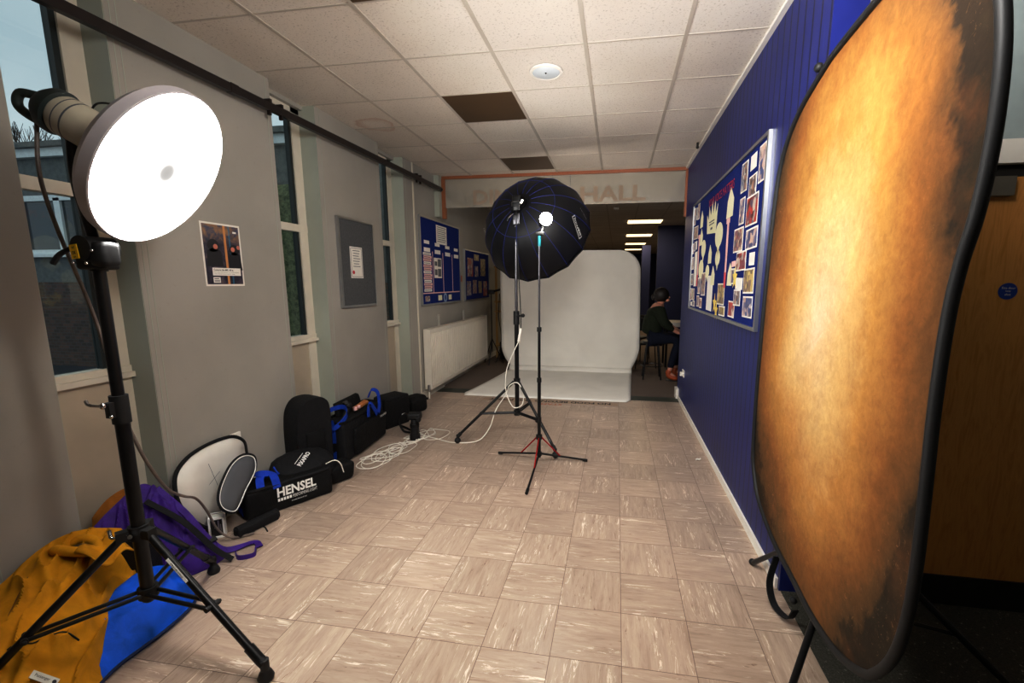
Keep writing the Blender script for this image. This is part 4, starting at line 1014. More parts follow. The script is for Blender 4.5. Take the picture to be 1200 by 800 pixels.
dmb = MB().lathe(DC, DN, [(0, .300), (.008, .25), (.012, .15), (.013, .07), (.013, .03), (.013, 0)], 64)
df = obj('diffuser', dmb, t.m, fl)
sh_ = DC-base(fl)
for v in df.data.vertices: v.co -= sh_
df.location = sh_
obj('speed_ring', MB().lathe(DC-DN*.18, -DN, [(0, .088), (.02, .088), (.03, .075), (.05, .07)], 40), M['black_plastic'], fl)
obj('flash_body', MB().lathe(DC-DN*.21, -DN, [(0, .05), (0, .068), (.02, .074), (.14, .074), (.15, .068)], 40), M['headcream'], fl)
obj('body_print', MB().lathe(DC-DN*.30, -DN, [(0, .0748), (.006, .0748)], 40).lathe(DC-DN*.33, -DN, [(0, .0748), (.004, .0748)], 40), M['greyink'], fl)
obj('rear_panel', MB().lathe(DC-DN*.36, -DN, [(0, .068), (.004, .082), (.03, .080), (.055, .06), (.06, 0)], 40), plain('dark_green_grey_plastic', (36, 46, 44), .5), fl)
bk = DC-DN*.42
obj('rear_handle', MB().tube([bk+V((.02, 0, -.05)), bk+V((-.03, -.0, -.055)), bk+V((-.085, -.02, -.01)), bk+V((-.07, -.02, .035)), bk+V((-.02, 0, .03))], .015, n=12), plain('dark_green_grey_handle', (40, 50, 47), .5), fl)
ax0 = DC-DN*.16
up_ = V((0, 0, 1)); up_ = (up_-DN*up_.dot(DN)).normalized()
obj('catch_loop', MB().tube([ax0-DN*.13+up_*.06, ax0-DN*.12+up_*.10, ax0-DN*.07+up_*.125, ax0+up_*.115, ax0+DN*.03+up_*.10], .0035), M['black_metal'], fl)
obj('yoke', MB().tube([(px, py, 1.70), V((px, py, 1.70)).lerp(DC-DN*.33, .5)+V((-.03, 0, 0)), DC-DN*.34-V((0, 0, .05))], .017, n=12), M['black_metal'], fl)
single('power_cable', MB().tube([DC-DN*.43+V((-.02, -.01, -.06)), (-2.08, 1.36, 1.95), (-2.04, 1.36, 1.75), (-2.0, 1.40, 1.45), (-1.96, 1.41, 1.2), (-1.925, 1.40, 1.05), (-1.91, 1.41, .95), (-1.935, 1.47, .80), (-2.02, 1.60, .62), (-2.12, 1.75, .50), (-2.22, 1.90, .40), (-2.31, 2.03, .25), (-2.32, 2.09, .10), (-2.28, 2.14, .02), (-2.20, 2.22, .008)], .0065), M['cable_grey'],
       'grey power cable hanging from the bright lamp down to the floor', 'cable', (-1.9, 1.4, 0))

# middle tall stand
qx, qy = -.944, 4.139
ms = thing('light_stand', 'tall black light stand in the middle carrying the black softbox', 'light stand', (qx, qy, 0))
obj('pole', MB().cyl((qx, qy, .26), (qx, qy, 1.23), .0205, n=24), M['black_metal'], ms)
obj('upper_pole', MB().cyl((qx, qy, 1.2), (qx, qy, 2.10), .0135, n=24), M['pole_metal'], ms)
mc = obj('collar', MB().cyl((qx, qy, 1.16), (qx, qy, 1.29), .029, n=24), M['black_plastic'], ms)
obj('knob', MB().cyl((qx, qy-.02, 1.24), (qx+.06, qy-.03, 1.25), .009).sphere((qx+.07, qy-.03, 1.25), .018), M['black_plastic'], mc)
obj('hub', MB().cyl((qx, qy, .575), (qx, qy, .63), .032, n=24), M['black_plastic'], ms)
obj('lower_hub', MB().cyl((qx, qy, .26), (qx, qy, .31), .032, n=24), M['black_plastic'], ms)
for fpt in (V((-1.50, 3.945, 0)), V((-.505, 3.745, 0)), V((-.84, 4.71, 0))):
    d = (fpt-V((qx, qy, 0))).normalized(); side = V((-d.y, d.x, 0)); top = V((qx, qy, .60))+d*.03; low = V((fpt.x, fpt.y, .07))
    L = obj('leg', MB().cyl(top, low, .0135, n=16), M['black_metal'], ms)
    k = low.lerp(top, .42)
    for s in (-1, 1): obj('brace', MB().cyl(V((qx, qy, .285))+side*s*.014+d*.02, k+side*s*.013, .0085), M['black_metal'], ms)
    obj('caster_foot', MB().cyl(low.lerp(top, .06), low, .018).sphere((fpt.x, fpt.y, .031), .03).cyl((fpt.x, fpt.y, .04), (fpt.x, fpt.y, .09), .012), M['black_plastic'], L)
    obj('clamp_bolt', MB().sphere(k, .017), M['black_plastic'], L)
# softbox
AP = V((-.915, 4.20, 2.29))
SN = V((.20, .86, -.46)).normalized()          # opening direction
sb = thing('softbox', 'deep black sixteen-sided softbox with blue piping on the middle stand', 'softbox', AP)
R_, D_ = .555, .50
u_ = V((0, 0, 1)); u_ = (u_-SN*u_.dot(SN)).normalized(); w_ = SN.cross(u_)
def sbp(a, tt): # a angle (in 16ths), tt 0 apex .. 1 rim
    th = tt*PI/2*.98
    r = R_*(.10+.90*math.sin(th)); ax = D_*(1-math.cos(th))
    k16 = (a*16) % 1; scal = 1-(.030*math.sin(PI*k16))*tt          # panels pulled in between rods
    ang = 2*PI*a
    return AP+SN*ax+(u_*math.cos(ang)+w_*math.sin(ang))*r*scal
mb = MB(); NA, NT_ = 128, 20
vs = [sbp(i/NA, j/NT_) for j in range(NT_+1) for i in range(NA)]
mb.add(vs, [(j*NA+i, j*NA+(i+1) % NA, (j+1)*NA+(i+1) % NA, (j+1)*NA+i) for j in range(NT_) for i in range(NA)])
obj('shell', mb, M['softbox'], sb, solid=.003)
for k in range(16):
    obj('piping', MB().tube([sbp(k/16, j/14)+(sbp(k/16, j/14)-(AP+SN*.25)).normalized()*.003 for j in range(1, 15)], 0.0019, n=6, sub=1), M['seam_blue'], sb)
obj('ring_piping', MB().tube([sbp(i/96, .36)+(sbp(i/96, .36)-(AP+SN*.25)).normalized()*.003 for i in range(96)], 0.0019, n=6, sub=1, closed=True), M['seam_blue'], sb)
obj('rim_band', MB().tube([sbp(i/96, 1) for i in range(96)], .008, n=8, sub=1, closed=True), M['black_cloth'], sb)
obj('front_diffuser', MB().lathe(AP+SN*(D_-.03), SN, [(0, R_*.955), (0, 0)], 64), emit('softbox_glow', (255, 246, 234), 5.5), sb)
obj('mounting_ring', MB().lathe(AP-SN*.02, SN, [(-.02, .05), (-.02, .068), (.02, .072), (.03, .05)], 32), M['black_metal'], sb)
def sbpanel(a0, a1, t0, t1, lift=.006): # logo patches on the fabric
    m_ = MB(); m_.grid(lambda u, v: (lambda q: q+(q-(AP+SN*.25)).normalized()*lift)(sbp(a0+(a1-a0)*u, t0+(t1-t0)*v)), 6, 6); return m_
def sbtext(s, a_mid, t_mid, w, h, flip=1):
    q = sbp(a_mid, t_mid); nrm = (q-(AP+SN*.2)).normalized(); ta_ = (sbp(a_mid+.02, t_mid)-sbp(a_mid-.02, t_mid)).normalized(); ta_ = ta_ if ta_.z < 0 else -ta_
    ra_ = (sbp(a_mid, t_mid+.03)-sbp(a_mid, t_mid-.03)).normalized(); tan = (ta_*.6+ra_*.825*(1 if q.x > AP.x else -1)).normalized()
    Yv = nrm.cross(tan)
    return textmb(s, q+nrm*.014, tan, Yv, w=w, h=h, center=True, bold=.02), q, nrm, tan, Yv
amr = None
# find the panels seen at the right and left flanks
for sgn, a_mid in ((1, .72), (-1, .28)):
    tm, q, nrm, tan, Yv = sbtext('PiXAPRO', a_mid+1/32*0, .72, .17, .035)
    # orient so the lettering reads left to right from outside
    lg = obj('logo', tm, M['print_white'], sb, smooth=False)
    fr = MB()
    for (ca, cb_, sa, sb_) in ((0, .035, .105, .003), (0, -.035, .105, .003), (.105, 0, .003, .035), (-.105, 0, .003, .035)):
        fr.obox(q+nrm*.013+tan*ca+Yv*cb_, tan, Yv, nrm, sa, sb_, .0006)
    obj('logo_outline', fr, M['print_white'], sb, smooth=False)
    tm2, *_r = sbtext('PiXAPRO', a_mid+.055*sgn, .78, .12, .022)
    obj('logo', tm2, M['print_white'], sb, smooth=False)
tl = thing('tilt_bracket', 'chrome and black tilt bracket behind the softbox at the top of the middle stand', 'bracket', (qx, qy, 2.1))
obj('clamp', MB().rbox((qx, qy, 2.13), (1, 0, 0), (0, 1, 0), (0, 0, 1), .024, .03, .045, .008).rbox((qx+.03, qy-.005, 2.14), (1, 0, 0), (0, 1, 0), (0, 0, 1), .016, .028, .05, .008), M['pole_metal'], tl)
obj('lever', MB().tube([(qx-.02, qy-.03, 2.18), (qx-.05, qy-.05, 2.15), (qx-.065, qy-.05, 2.12)], .006, sub=4), M['chrome'], tl)
obj('arm', MB().cyl((qx, qy, 2.17), AP-SN*.03, .016).rbox((qx+.01, qy+.01, 2.28), (1, 0, 0), (0, 1, 0), (0, 0, 1), .038, .03, .07, .01), M['black_metal'], tl)
obj('plate', MB().box(qx-.03, qx+.05, qy-.03, qy-.02, 2.29, 2.296).box(qx-.03, qx-.024, qy-.03, qy-.02, 2.25, 2.296).box(qx+.044, qx+.05, qy-.03, qy-.02, 2.25, 2.296), M['chrome'], tl, smooth=False)

# small stand with the bare flash
rx, ry = -.628, 3.60
sm = thing('light_stand', 'slim light stand with red leg braces nearest the middle of the floor', 'light stand', (rx, ry, 0))
obj('pole', MB().cyl((rx, ry, .06), (rx, ry, .75), .0145, n=20), M['black_metal'], sm)
obj('middle_pole', MB().cyl((rx, ry, .74), (rx, ry, 1.18), .0115, n=20), M['black_metal'], sm)
obj('upper_pole', MB().cyl((rx, ry, 1.17), (rx, ry, 1.86), .0085, n=20), M['pole_metal'], sm)
for z in (.40, .745, 1.175): obj('collar', MB().cyl((rx, ry, z-.018), (rx, ry, z+.018), .019, n=20), M['black_plastic'], sm)
obj('hub', MB().cyl((rx, ry, .225), (rx, ry, .262), .026, n=20), M['black_plastic'], sm)
obj('lower_hub', MB().cyl((rx, ry, .075), (rx, ry, .105), .022, n=20), M['black_plastic'], sm)
for fpt in (V((-1.03, 3.744, .012)), V((-.217, 3.705, .012)), V((-.621, 3.012, .012))):
    d = V((fpt.x-rx, fpt.y-ry, 0)).normalized(); low0 = V((rx, ry, .09))+d*.02
    L = obj('leg', MB().cyl(low0, fpt+V((0, 0, .004)), .0085, n=12), M['black_metal'], sm)
    obj('brace', MB().cyl(V((rx, ry, .24))+d*.02, low0.lerp(fpt, .42), .006), M['red'], sm)
    obj('rubber_foot', MB().cyl(low0.lerp(fpt, .90), fpt+V((0, 0, .002)), .012), M['black_plastic'], L)
fh = thing('flash_head', 'small bare flash with a glaring bulb on the slim stand', 'flash', (rx, ry, 1.86))
obj('spigot', MB().cyl((rx, ry, 1.85), (rx, ry, 1.93), .014, n=20), M['teal'], fh)
obj('bracket', MB().rbox((rx+.005, ry, 1.95), (1, 0, 0), (0, 1, 0), (0, 0, 1), .035, .015, .012, .004), M['black_plastic'], fh)
obj('body', MB().lathe((rx+.05, ry, 2.05), V((-.35, .9, -.1)), [(0, 0), (0, .038), (.10, .038), (.11, .03), (.11, 0)], 28).cyl((rx+.01, ry+.01, 1.94), (rx+.03, ry+.05, 2.03), .012), M['black_plastic'], fh)
obj('bulb', MB().sphere((rx+.062, ry-.05, 2.055), .05, (1, .8, 1)), emit('bare_bulb', (255, 250, 242), 215.0), fh)

# white cable on the middle stand and across the floor
single('power_cable', MB().tube([(qx+.02, qy-.03, 1.95), (qx+.035, qy-.035, 1.6), (qx+.05, qy-.04, 1.3), (qx+.052, qy-.04, 1.12)], .0045), M['black_plastic'], 'thin black lead running down the upper pole of the middle stand', 'cable', (qx, qy, 1.1))
single('plug_connector', MB().cyl((qx+.052, qy-.04, 1.13), (qx+.03, qy-.045, 1.0), .014), M['cable_white'], 'white cable connector hanging on the middle light stand', 'connector', (qx+.04, qy-.04, 1.0))
pts = [(qx+.03, qy-.045, 1.0), (qx-.02, qy-.05, .90), (qx-.09, qy-.05, .72), (qx-.10, qy-.05, .52), (qx-.03, qy-.06, .36), (qx+.06, qy-.06, .38), (qx+.075, qy-.06, .50), (qx+.02, qy-.06, .60), (qx-.06, qy-.06, .57),
       (qx-.10, qy-.04, .48), (qx-.20, qy-.06, .32), (qx-.26, qy-.10, .14), (qx-.37, qy-.15, .02), (qx-.60, qy-.20, .008), (-1.75, 4.02, .006), (-1.95, 4.10, .006)]
single('extension_cable', MB().tube(pts, .0055), M['cable_white'], 'white cable looping round the middle stand legs and trailing left on the floor', 'cable', (qx-.5, qy, 0))
rnd = random.Random(3)
cp = []
ctrs = [(-2.15, 3.42), (-2.10, 3.55), (-2.06, 3.75), (-2.05, 3.95), (-2.0, 4.1)]
for k in range(13):
    c0 = ctrs[min(4, int(k/2.6))]; sx_, sy_ = c0[0]+.06+.05*(rnd.random()-.5), c0[1]+.12*(rnd.random()-.5); R1 = .06+.11*rnd.random(); a = rnd.random()*6
    for j in range(6):
        aa = a+j*1.15; q_ = R1*(.8+.4*rnd.random())
        cp.append((sx_+q_*.75*math.cos(aa), sy_+q_*1.25*math.sin(aa), .005+.001*((k+j) % 9)))
cp += [(-1.88, 4.0, .006), (-1.72, 4.02, .006), (-1.70, 4.25, .006), (-1.95, 4.3, .006)]
single('cable_coil', MB().tube(cp, .0042, sub=6), M['cable_white'], 'tangled white cable lying on the floor in front of the big black bag', 'cable', (-2.05, 3.7, 0))

# ------------------------------------------------------------------ draped soft things
def drape(rows, nv=60, nu=44, amp=.012, seed=0, fold=.0, freq=9, fdir=0.0):
    """rows: (wall point xyz, edge point xy, bulge, back drop?) lofted from the wall over a ridge down to the floor"""
    W = catmull([V(r[0]) for r in rows], 12); Ed = catmull([V((r[1][0], r[1][1], 0)) for r in rows], 12); Bu = catmull([V((r[2], 0, 0)) for r in rows], 12)
    def fn(u, v):
        k = v*(len(W)-1); i = min(int(k), len(W)-2); f = k-i
        w = W[i].lerp(W[i+1], f); e = Ed[i].lerp(Ed[i+1], f); b = Bu[i].lerp(Bu[i+1], f).x
        if u < .12: a = u/.12; p = V((w.x-.01, w.y, .0)).lerp(w, a)
        else:
            a = (u-.12)/.88
            hz = w.z*(1-a)**1.0+b*math.sin(PI*min(1, a*1.0)); 
            if a > .93: hz = min(hz, .028)*(1-a)/.07+0
            p = w.lerp(V((e.x, e.y, 0)), a); p.z = max(hz, .001)
            q = V((p.x*5, p.y*5, p.z*5+seed)); n1 = noise.noise(q); 
            s = 1-abs(noise.noise(V((p.x*freq*.6+seed, p.y*freq+fdir*p.x*freq, seed)))*2)
            wgt = min(1, a*6)*min(1, (1-a)*9)*min(1, v*8)*min(1, (1-v)*8)
            p.z += wgt*(amp*n1*2+fold*(s**3)); p.x += wgt*amp*noise.noise(q+V((5, 5, 5))); p.z = max(p.z, .001)
        end = min(v, 1-v)*2
        if end < .10: p.z *= (end/.10)**.5
        return p
    m_ = MB(); m_.grid(fn, nu, nv); return m_
jr = [((-2.50, .62, .14), (-1.82, .66), .03), ((-2.51, .95, .24), (-1.83, .95), .06), ((-2.51, 1.24, .30), (-1.95, 1.19), .09), ((-2.51, 1.42, .385), (-2.12, 1.43), .10), ((-2.47, 1.55, .40), (-2.22, 1.57), .07), ((-2.38, 1.70, .33), (-2.28, 1.70), .02)]
jk = thing('jacket', 'mustard yellow jacket draped over the gear in the lower left corner', 'jacket', (-2.3, 1.2, 0))
jm = drape(jr, 150, 110, .020, 3, .045, 11, .9); jkb = obj('cloth', jm, M['mustard'], jk, solid=.004)
def jz(x, y): # height of jacket surface near x,y
    return min(((v-V((x, y, v.z))).length, v.z) for v in jm.v if v.z > .03)[1]
def onj(x, y, lift=.004): return V((x, y, jz(x, y)+lift))
# hood opening / collar fold
h0 = onj(-2.40, 1.47)
obj('hood', MB().tube([h0+V((-.06, -.02, .0)), h0+V((-.03, -.05, .035)), h0+V((.05, -.04, .03)), h0+V((.09, .02, .0)), h0+V((.04, .05, .02)), h0+V((-.03, .04, .03))], .022, n=10, closed=True), M['mustard'], jk)
obj('neck_opening', MB().sphere(h0+V((.02, 0, .012)), .04, (1.1, .9, .5)), plain('dark_lining', (70, 46, 16), .9), jk)
obj('collar_flap', MB().grid(lambda u, v: h0+V((.07+.14*u, -.05+.13*v, .035-.05*u+.018*math.sin(7*v+3*u))), 12, 12), M['mustard'], jk, solid=.005)
zp = [onj(-2.20+.11*k/6, 1.10+.14*k/6, .003) for k in range(7)]
obj('pocket_zip', MB().tube(zp, .003, sub=3).tube([zp[6], zp[6]+V((-.035, -.03, .004)), zp[6]+V((-.06, -.045, .002))], .0035, sub=3), M['black_plastic'], jk)
ss = [onj(-2.40+.035*k, 1.30-.05*k, .002) for k in range(9)]
obj('seam', MB().tube(ss, .0022, sub=3), plain('dark_thread', (120, 76, 10), .8), jk)
q0 = onj(-2.03, 1.055, .006); q1 = onj(-1.975, 1.105, .006); ax = (q1-q0).normalized(); upv = V((-ax.y, ax.x, 0)); upv = (upv+V((0, 0, .35))).normalized(); upv = (upv-ax*upv.dot(ax)).normalized()
nv_ = ax.cross(upv)
cnt = (q0+q1)/2+V((.01, -.01, .028))
jl = obj('cloth_label', MB().obox(cnt, ax, upv, nv_, .045, .014, .0008), plain('woven_label', (196, 196, 188), .8), jk, smooth=False)
text('lettering', 'Passenger', cnt-ax*.008+nv_*.001, ax, upv, M['ink'], jl, w=.05, h=.013, center=True, th=.0004)
obj('emblem', MB().lathe(cnt+ax*.033+nv_*.0008, nv_, [(0, .007), (.0005, .007), (.0005, 0)], 8), M['ink'], jl)

br = [((-2.24, 1.14, .05), (-1.945, 1.17), .02), ((-2.25, 1.27, .10), (-1.97, 1.28), .04), ((-2.25, 1.46, .15), (-1.965, 1.45), .06), ((-2.25, 1.62, .17), (-1.99, 1.61), .06), ((-2.25, 1.76, .10), (-2.06, 1.71), .03)]
bb = thing('duffel_bag', 'bright blue bag lying under the mustard jacket behind the left stand', 'bag', (-2.15, 1.45, 0))
obj('cloth', drape(br, 60, 40, .008, 8, .010, 8), M['bluecloth'], bb, solid=.004)
obj('edge_binding', MB().tube([(-1.94+.002, 1.17, .012), (-1.965, 1.28, .014), (-1.96, 1.45, .014), (-1.985, 1.61, .014), (-2.06, 1.71, .012)], .007), plain('dark_blue_binding', (10, 28, 70), .7), bb)

pr2 = [((-2.53, 1.60, .34), (-2.36, 1.62), .02), ((-2.535, 1.74, .42), (-2.28, 1.73), .05), ((-2.53, 1.88, .47), (-2.19, 1.86), .07), ((-2.50, 1.95, .36), (-2.17, 1.94), .03), ((-2.48, 2.02, .17), (-2.18, 1.99), .01), ((-2.44, 2.06, .05), (-2.24, 2.03), .0)]
pk = thing('rucksack', 'purple rucksack slumped against the wall behind the mustard jacket', 'backpack', (-2.35, 1.85, 0))
obj('body', drape(pr2, 120, 80, .018, 15, .045, 13, .8), M['purple'], pk, solid=.004)
obj('base_panel', MB().rbox((-2.36, 1.66, .18), (.9, .3, .0), (-.3, .9, 0), (0, 0, 1), .10, .06, .14, .03, 3, .012, 2, 5), M['black_cloth'], pk)
obj('strap', MB().tube([(-2.47, 1.90, .44), (-2.34, 1.93, .29), (-2.25, 1.96, .13), (-2.19, 2.01, .03), (-2.12, 2.13, .012), (-2.05, 2.10, .01)], (.016, .003), flat=(.3, 1, 0)), M['purple'], pk)
obj('strap', MB().tube([(-2.42, 1.80, .42), (-2.27, 1.86, .28), (-2.17, 1.92, .10), (-2.10, 1.96, .014)], (.014, .003), flat=(.3, 1, 0)), M['black_cloth2'], pk)
obj('buckle', MB().obox((-2.235, 1.97, .115), (.3, 1, 0), (1, -.3, -.6), (.6, 0, 1), .022, .018, .004), M['black_plastic'], pk, smooth=False)
obj('loose_strap', MB().tube([(-2.14, 2.02, .01), (-2.08, 1.98, .012), (-2.02, 2.02, .010), (-2.06, 2.08, .008)], (.015, .003), flat=(0, 0, 1)), M['purple'], pk)
single('cloth_bundle', drape([((-2.60, 1.66, .36), (-2.46, 1.66), .02), ((-2.60, 1.76, .44), (-2.44, 1.76), .06), ((-2.58, 1.86, .46), (-2.44, 1.86), .06), ((-2.58, 1.95, .38), (-2.45, 1.94), .02)], 30, 24, .01, 30, .02, 12), fabric('dull_orange_cloth', (150, 92, 26), .8), 'dull orange cloth bunched behind the purple rucksack', 'cloth', (-2.5, 1.8, 0), solid=.004)

# reflectors leaning on the pier
def leaning_disc(name, label, outline, mat, rimmat, rim_r, extra=None):
    pts_ = catmull([V(p) for p in outline], 5, True); c_ = sum(pts_, V((0, 0, 0)))/len(pts_)
    t = thing(name, label, 'reflector', (c_.x, c_.y, .1)); n_ = len(pts_)
    m_ = MB(); m_.add(pts_+[c_.lerp(p, .5) for p in pts_]+[c_], [(i, (i+1) % n_, n_+(i+1) % n_, n_+i) for i in range(n_)]+[(n_+i, n_+(i+1) % n_, 2*n_) for i in range(n_)])
    obj('cloth', m_, mat, t, solid=.003)
    obj('rim', MB().tube(pts_, rim_r, sub=1, closed=True), rimmat, t)
    if extra: obj('piping', MB().tube([p.lerp(c_, .045)+V((.006, -.002, 0)) for p in pts_], .0035, sub=1, closed=True), extra, t)
    return t, c_
wo = [(-2.509, 2.456, .537), (-2.514, 2.371, .552), (-2.514, 2.263, .551), (-2.508, 2.156, .535), (-2.498, 2.077, .503), (-2.484, 2.024, .462), (-2.465, 1.995, .404), (-2.457, 1.995, .312), (-2.452, 2.03, .21),
      (-2.455, 2.10, .11), (-2.46, 2.18, .035), (-2.47, 2.26, .032), (-2.48, 2.32, .11), (-2.49, 2.41, .22), (-2.50, 2.52, .344), (-2.505, 2.535, .411), (-2.51, 2.527, .481)]
t_, c_ = leaning_disc('reflector', 'white oval pop-up reflector with black rim leaning on the grey pier', wo, M['reflwhite'], M['black_cloth2'], .011)
obj('fold_crease', MB().tube([c_+V((.006, -.02, .10)), c_+V((.012, .02, -.06))], .001, sub=2).tube([c_+V((.008, -.14, -.10)), c_+V((.006, .05, .02))], .001, sub=2), M['greyink'], t_)
go = [(-2.416, 2.418, .437), (-2.418, 2.35, .444), (-2.409, 2.271, .417), (-2.389, 2.19, .356), (-2.371, 2.14, .304), (-2.353, 2.116, .25), (-2.337, 2.13, .2), (-2.325, 2.184, .160), (-2.345, 2.25, .180), (-2.372, 2.33, .232), (-2.385, 2.40, .28), (-2.395, 2.45, .33), (-2.405, 2.46, .40)]
leaning_disc('reflector', 'smaller grey oval grey-card with white piping leaning on the white reflector', [(a+.035, b, c) for a, b, c in go], M['reflgrey'], M['black_cloth2'], .008, M['print_white'])
single('power_plate', MB().rbox((XL+.008, 2.50, .50), (0, 1, 0), (0, 0, 1), (1, 0, 0), .04, .045, .008, .004), M['white'], 'white socket plate on the pier behind the white reflector', 'socket', (XL, 2.5, .5))

# charger
ch = thing('battery_charger', 'small white metal-framed power unit standing before the white reflector', 'power unit', (-2.40, 2.165, 0))
Xc = V((.8, .6, 0)).normalized(); Yc = V((-.6, .8, 0)); cc_ = V((-2.40, 2.165, .068))
fr = MB()
for a in (-1, 1):
    fr.obox(cc_+Xc*a*.036, Xc, Yc, (0, 0, 1), .005, .03, .066)
fr.obox(cc_+V((0, 0, .062)), Xc, Yc, (0, 0, 1), .04, .03, .006).obox(cc_-V((0, 0, .060)), Xc, Yc, (0, 0, 1), .04, .03, .006)
obj('frame', fr, M['print_white'], ch, smooth=False)
obj('circuit_box', MB().obox(cc_, Xc, Yc, (0, 0, 1), .030, .022, .055), M['black_plastic'], ch, smooth=False)
obj('terminals', MB().obox(cc_+Xc*.01-Yc*.024+V((0, 0, .01)), Xc, Yc, (0, 0, 1), .004, .003, .035).obox(cc_-Xc*.008-Yc*.024+V((0, 0, .02)), Xc, Yc, (0, 0, 1), .003, .003, .02).obox(cc_+Xc*.02-Yc*.024-V((0, 0, .01)), Xc, Yc, (0, 0, 1), .002, .003, .03), M['metal_grey'], ch, smooth=False)
obj('handle', MB().tube([cc_+Xc*-.038+V((0, 0, .06)), cc_+Xc*-.036+V((0, 0, .085)), cc_+Xc*.03+V((0, 0, .088)), cc_+Xc*.037+V((0, 0, .06))], .004), M['print_white'], ch)
single('power_cable', MB().tube([(-2.30, 2.20, .01), (-2.25, 2.20, .006), (-2.22, 2.24, .006), (-2.24, 2.28, .012), (-2.20, 2.30, .005), (-2.14, 2.26, .004)], .004), M['black_plastic'], 'thin black wire curling on the floor before the lettered bag', 'cable', (-2.22, 2.24, 0))
single('rolled_pouch', MB().cyl((-2.278, 2.175, .034), (-2.205, 2.42, .034), .033, .033, 20).rbox((-2.24, 2.29, .03), (.285, .958, 0), (.958, -.285, 0), (0, 0, 1), .128, .034, .028, .012), M['black_cloth2'], 'small black rolled pouch on the floor in front of the lettered bag', 'pouch', (-2.24, 2.3, 0))

# lettered bag
FLp, FRp = V((-2.349, 2.335, 0)), V((-2.066, 2.807, 0)); fx = (FRp-FLp); Lh = fx.length/2; fx.normalize(); fy = V((-fx.y, fx.x, 0))
cz = .098; dp = .105
hbag = thing('equipment_bag', 'long black bag with white block lettering lying open on the floor', 'bag', (FLp+FRp)/2+fy*dp)
hc = (FLp+FRp)/2+fy*dp+V((0, 0, cz))
obj('body', MB().rbox(hc, fx, fy, (0, 0, 1), Lh, dp, cz, .02, 3, .006, 3, 2), M['black_cloth'], hbag)
obj('rolled_edge', MB().tube([hc+fx*a+fy*b+V((0, 0, cz)) for a, b in ((-Lh+.02, -dp+.01), (0, -dp+.005), (Lh-.02, -dp+.01), (Lh-.01, 0), (Lh-.02, dp-.01), (0, dp-.01), (-Lh+.02, dp-.01), (-Lh+.01, 0))], .012, closed=True), M['black_cloth2'], hbag)
obj('end_patch', MB().obox(hc-fx*(Lh+.008)-fy*.0+V((0, 0, -.01)), fy, (0, 0, 1), fx, .045, .065, .003), M['blue_strap'], hbag, smooth=False)
obj('handle', MB().tube([hc+fx*-.09-fy*(dp+.010)+V((0, 0, cz-.02)), hc+fx*-.095-fy*(dp-.01)+V((0, 0, cz+.045)), hc+fx*-.10-fy*.03+V((0, 0, cz+.06)), hc+fx*-.20-fy*.0+V((0, 0, cz+.075)), hc+fx*-.215+fy*.06+V((0, 0, cz+.02))], (.024, .003), flat=fx), M['blue_strap'], hbag)
obj('handle', MB().tube([hc+fx*-.185-fy*(dp+.004)+V((0, 0, cz-.005)), hc+fx*-.17-fy*.05+V((0, 0, cz+.05)), hc+fx*-.12+fy*.02+V((0, 0, cz+.058)), hc+fx*-.09+fy*.05+V((0, 0, cz+.01))], (.024, .003), flat=fx), M['blue_strap'], hbag)
fo = hc-fy*(dp+.012)
text('lettering', 'HENSEL', fo+fx*-.095+V((0, 0, .008)), fx, (0, 0, 1), M['print_white'], hbag, w=.255, h=.068, bold=.035)
text('lettering', 'PERFORMING LIGHT', fo+fx*.0+V((0, 0, -.024)), fx, (0, 0, 1), M['print_white'], hbag, w=.165, h=.024, bold=.0)
text('lettering', 'www.hensel.eu', fo+fx*-.01+V((0, 0, -.048)), fx, (0, 0, 1), M['print_white'], hbag, w=.10, h=.010)
lg = MB()
for k in range(5): lg.obox(fo+fx*(-.087+.0185*k)+V((0, 0, -.012)), fx, (0, 0, 1), fy, .0068, .010, .0008)
obj('logo_squares', lg, M['print_white'], hbag, smooth=False)
# soft pouch on top
pc = V((-2.31, 2.83, .17))
sp = thing('padded_pouch', 'black padded pouch with white diagonal lettering heaped on the lettered bag', 'pouch', pc)
pfx = V((.50, .86, 0)).normalized(); pfy = V((-.80, .40, .48)).normalized(); pfz = pfx.cross(pfy).normalized(); pfz = pfz if pfz.z > 0 else -pfz
obj('body', MB().sphere((0, 0, 0), 1, (1, 1, 1), 20, 28), M['black_cloth2'], sp)
me = sp.children[0]
for v in me.data.vertices:
    q = v.co+pc*1.0
    q = v.co.copy()
    l = V((v.co.x, v.co.y, v.co.z)) if False else None
for v, w in zip(me.data.vertices, MB().sphere((0, 0, 0), 1, (1, 1, 1), 20, 28).v):
    s_ = V([math.copysign(abs(c)**.75, c) for c in w])
    v.co = pfx*s_.x*.22+pfy*s_.y*.155+pfz*s_.z*.095+V((0, 0, 1))*.01*noise.noise(w*4)
obj('blue_tab', MB().obox(pc-pfx*.17+pfz*.045, pfx, pfy, pfz, .03, .04, .015), M['blue_strap'], sp, smooth=False)
dgx = pfx*.75+pfy*.66; dgx = (dgx-pfz*dgx.dot(pfz)).normalized(); dgy = pfz.cross(dgx)
text('lettering', 'PiXAPRO', pc+pfz*.096+pfx*-.01, dgx, dgy, M['print_white'], sp, w=.15, h=.033, center=True, bold=.03)
obj('lettering_bar', MB().obox(pc+pfz*.098+dgy*.032-pfx*.01-dgx*.01, dgx, dgy, pfz, .06, .0018, .0006), M['print_white'], sp, smooth=False)
single('loose_lead', MB().tube([(-2.16, 2.86, .19), (-2.10, 2.90, .215), (-2.07, 2.93, .18), (-2.06, 2.95, .10)], .004), M['cable_white'], 'short white lead poking out at the far end of the lettered bag', 'cable', (-2.1, 2.9, .1))
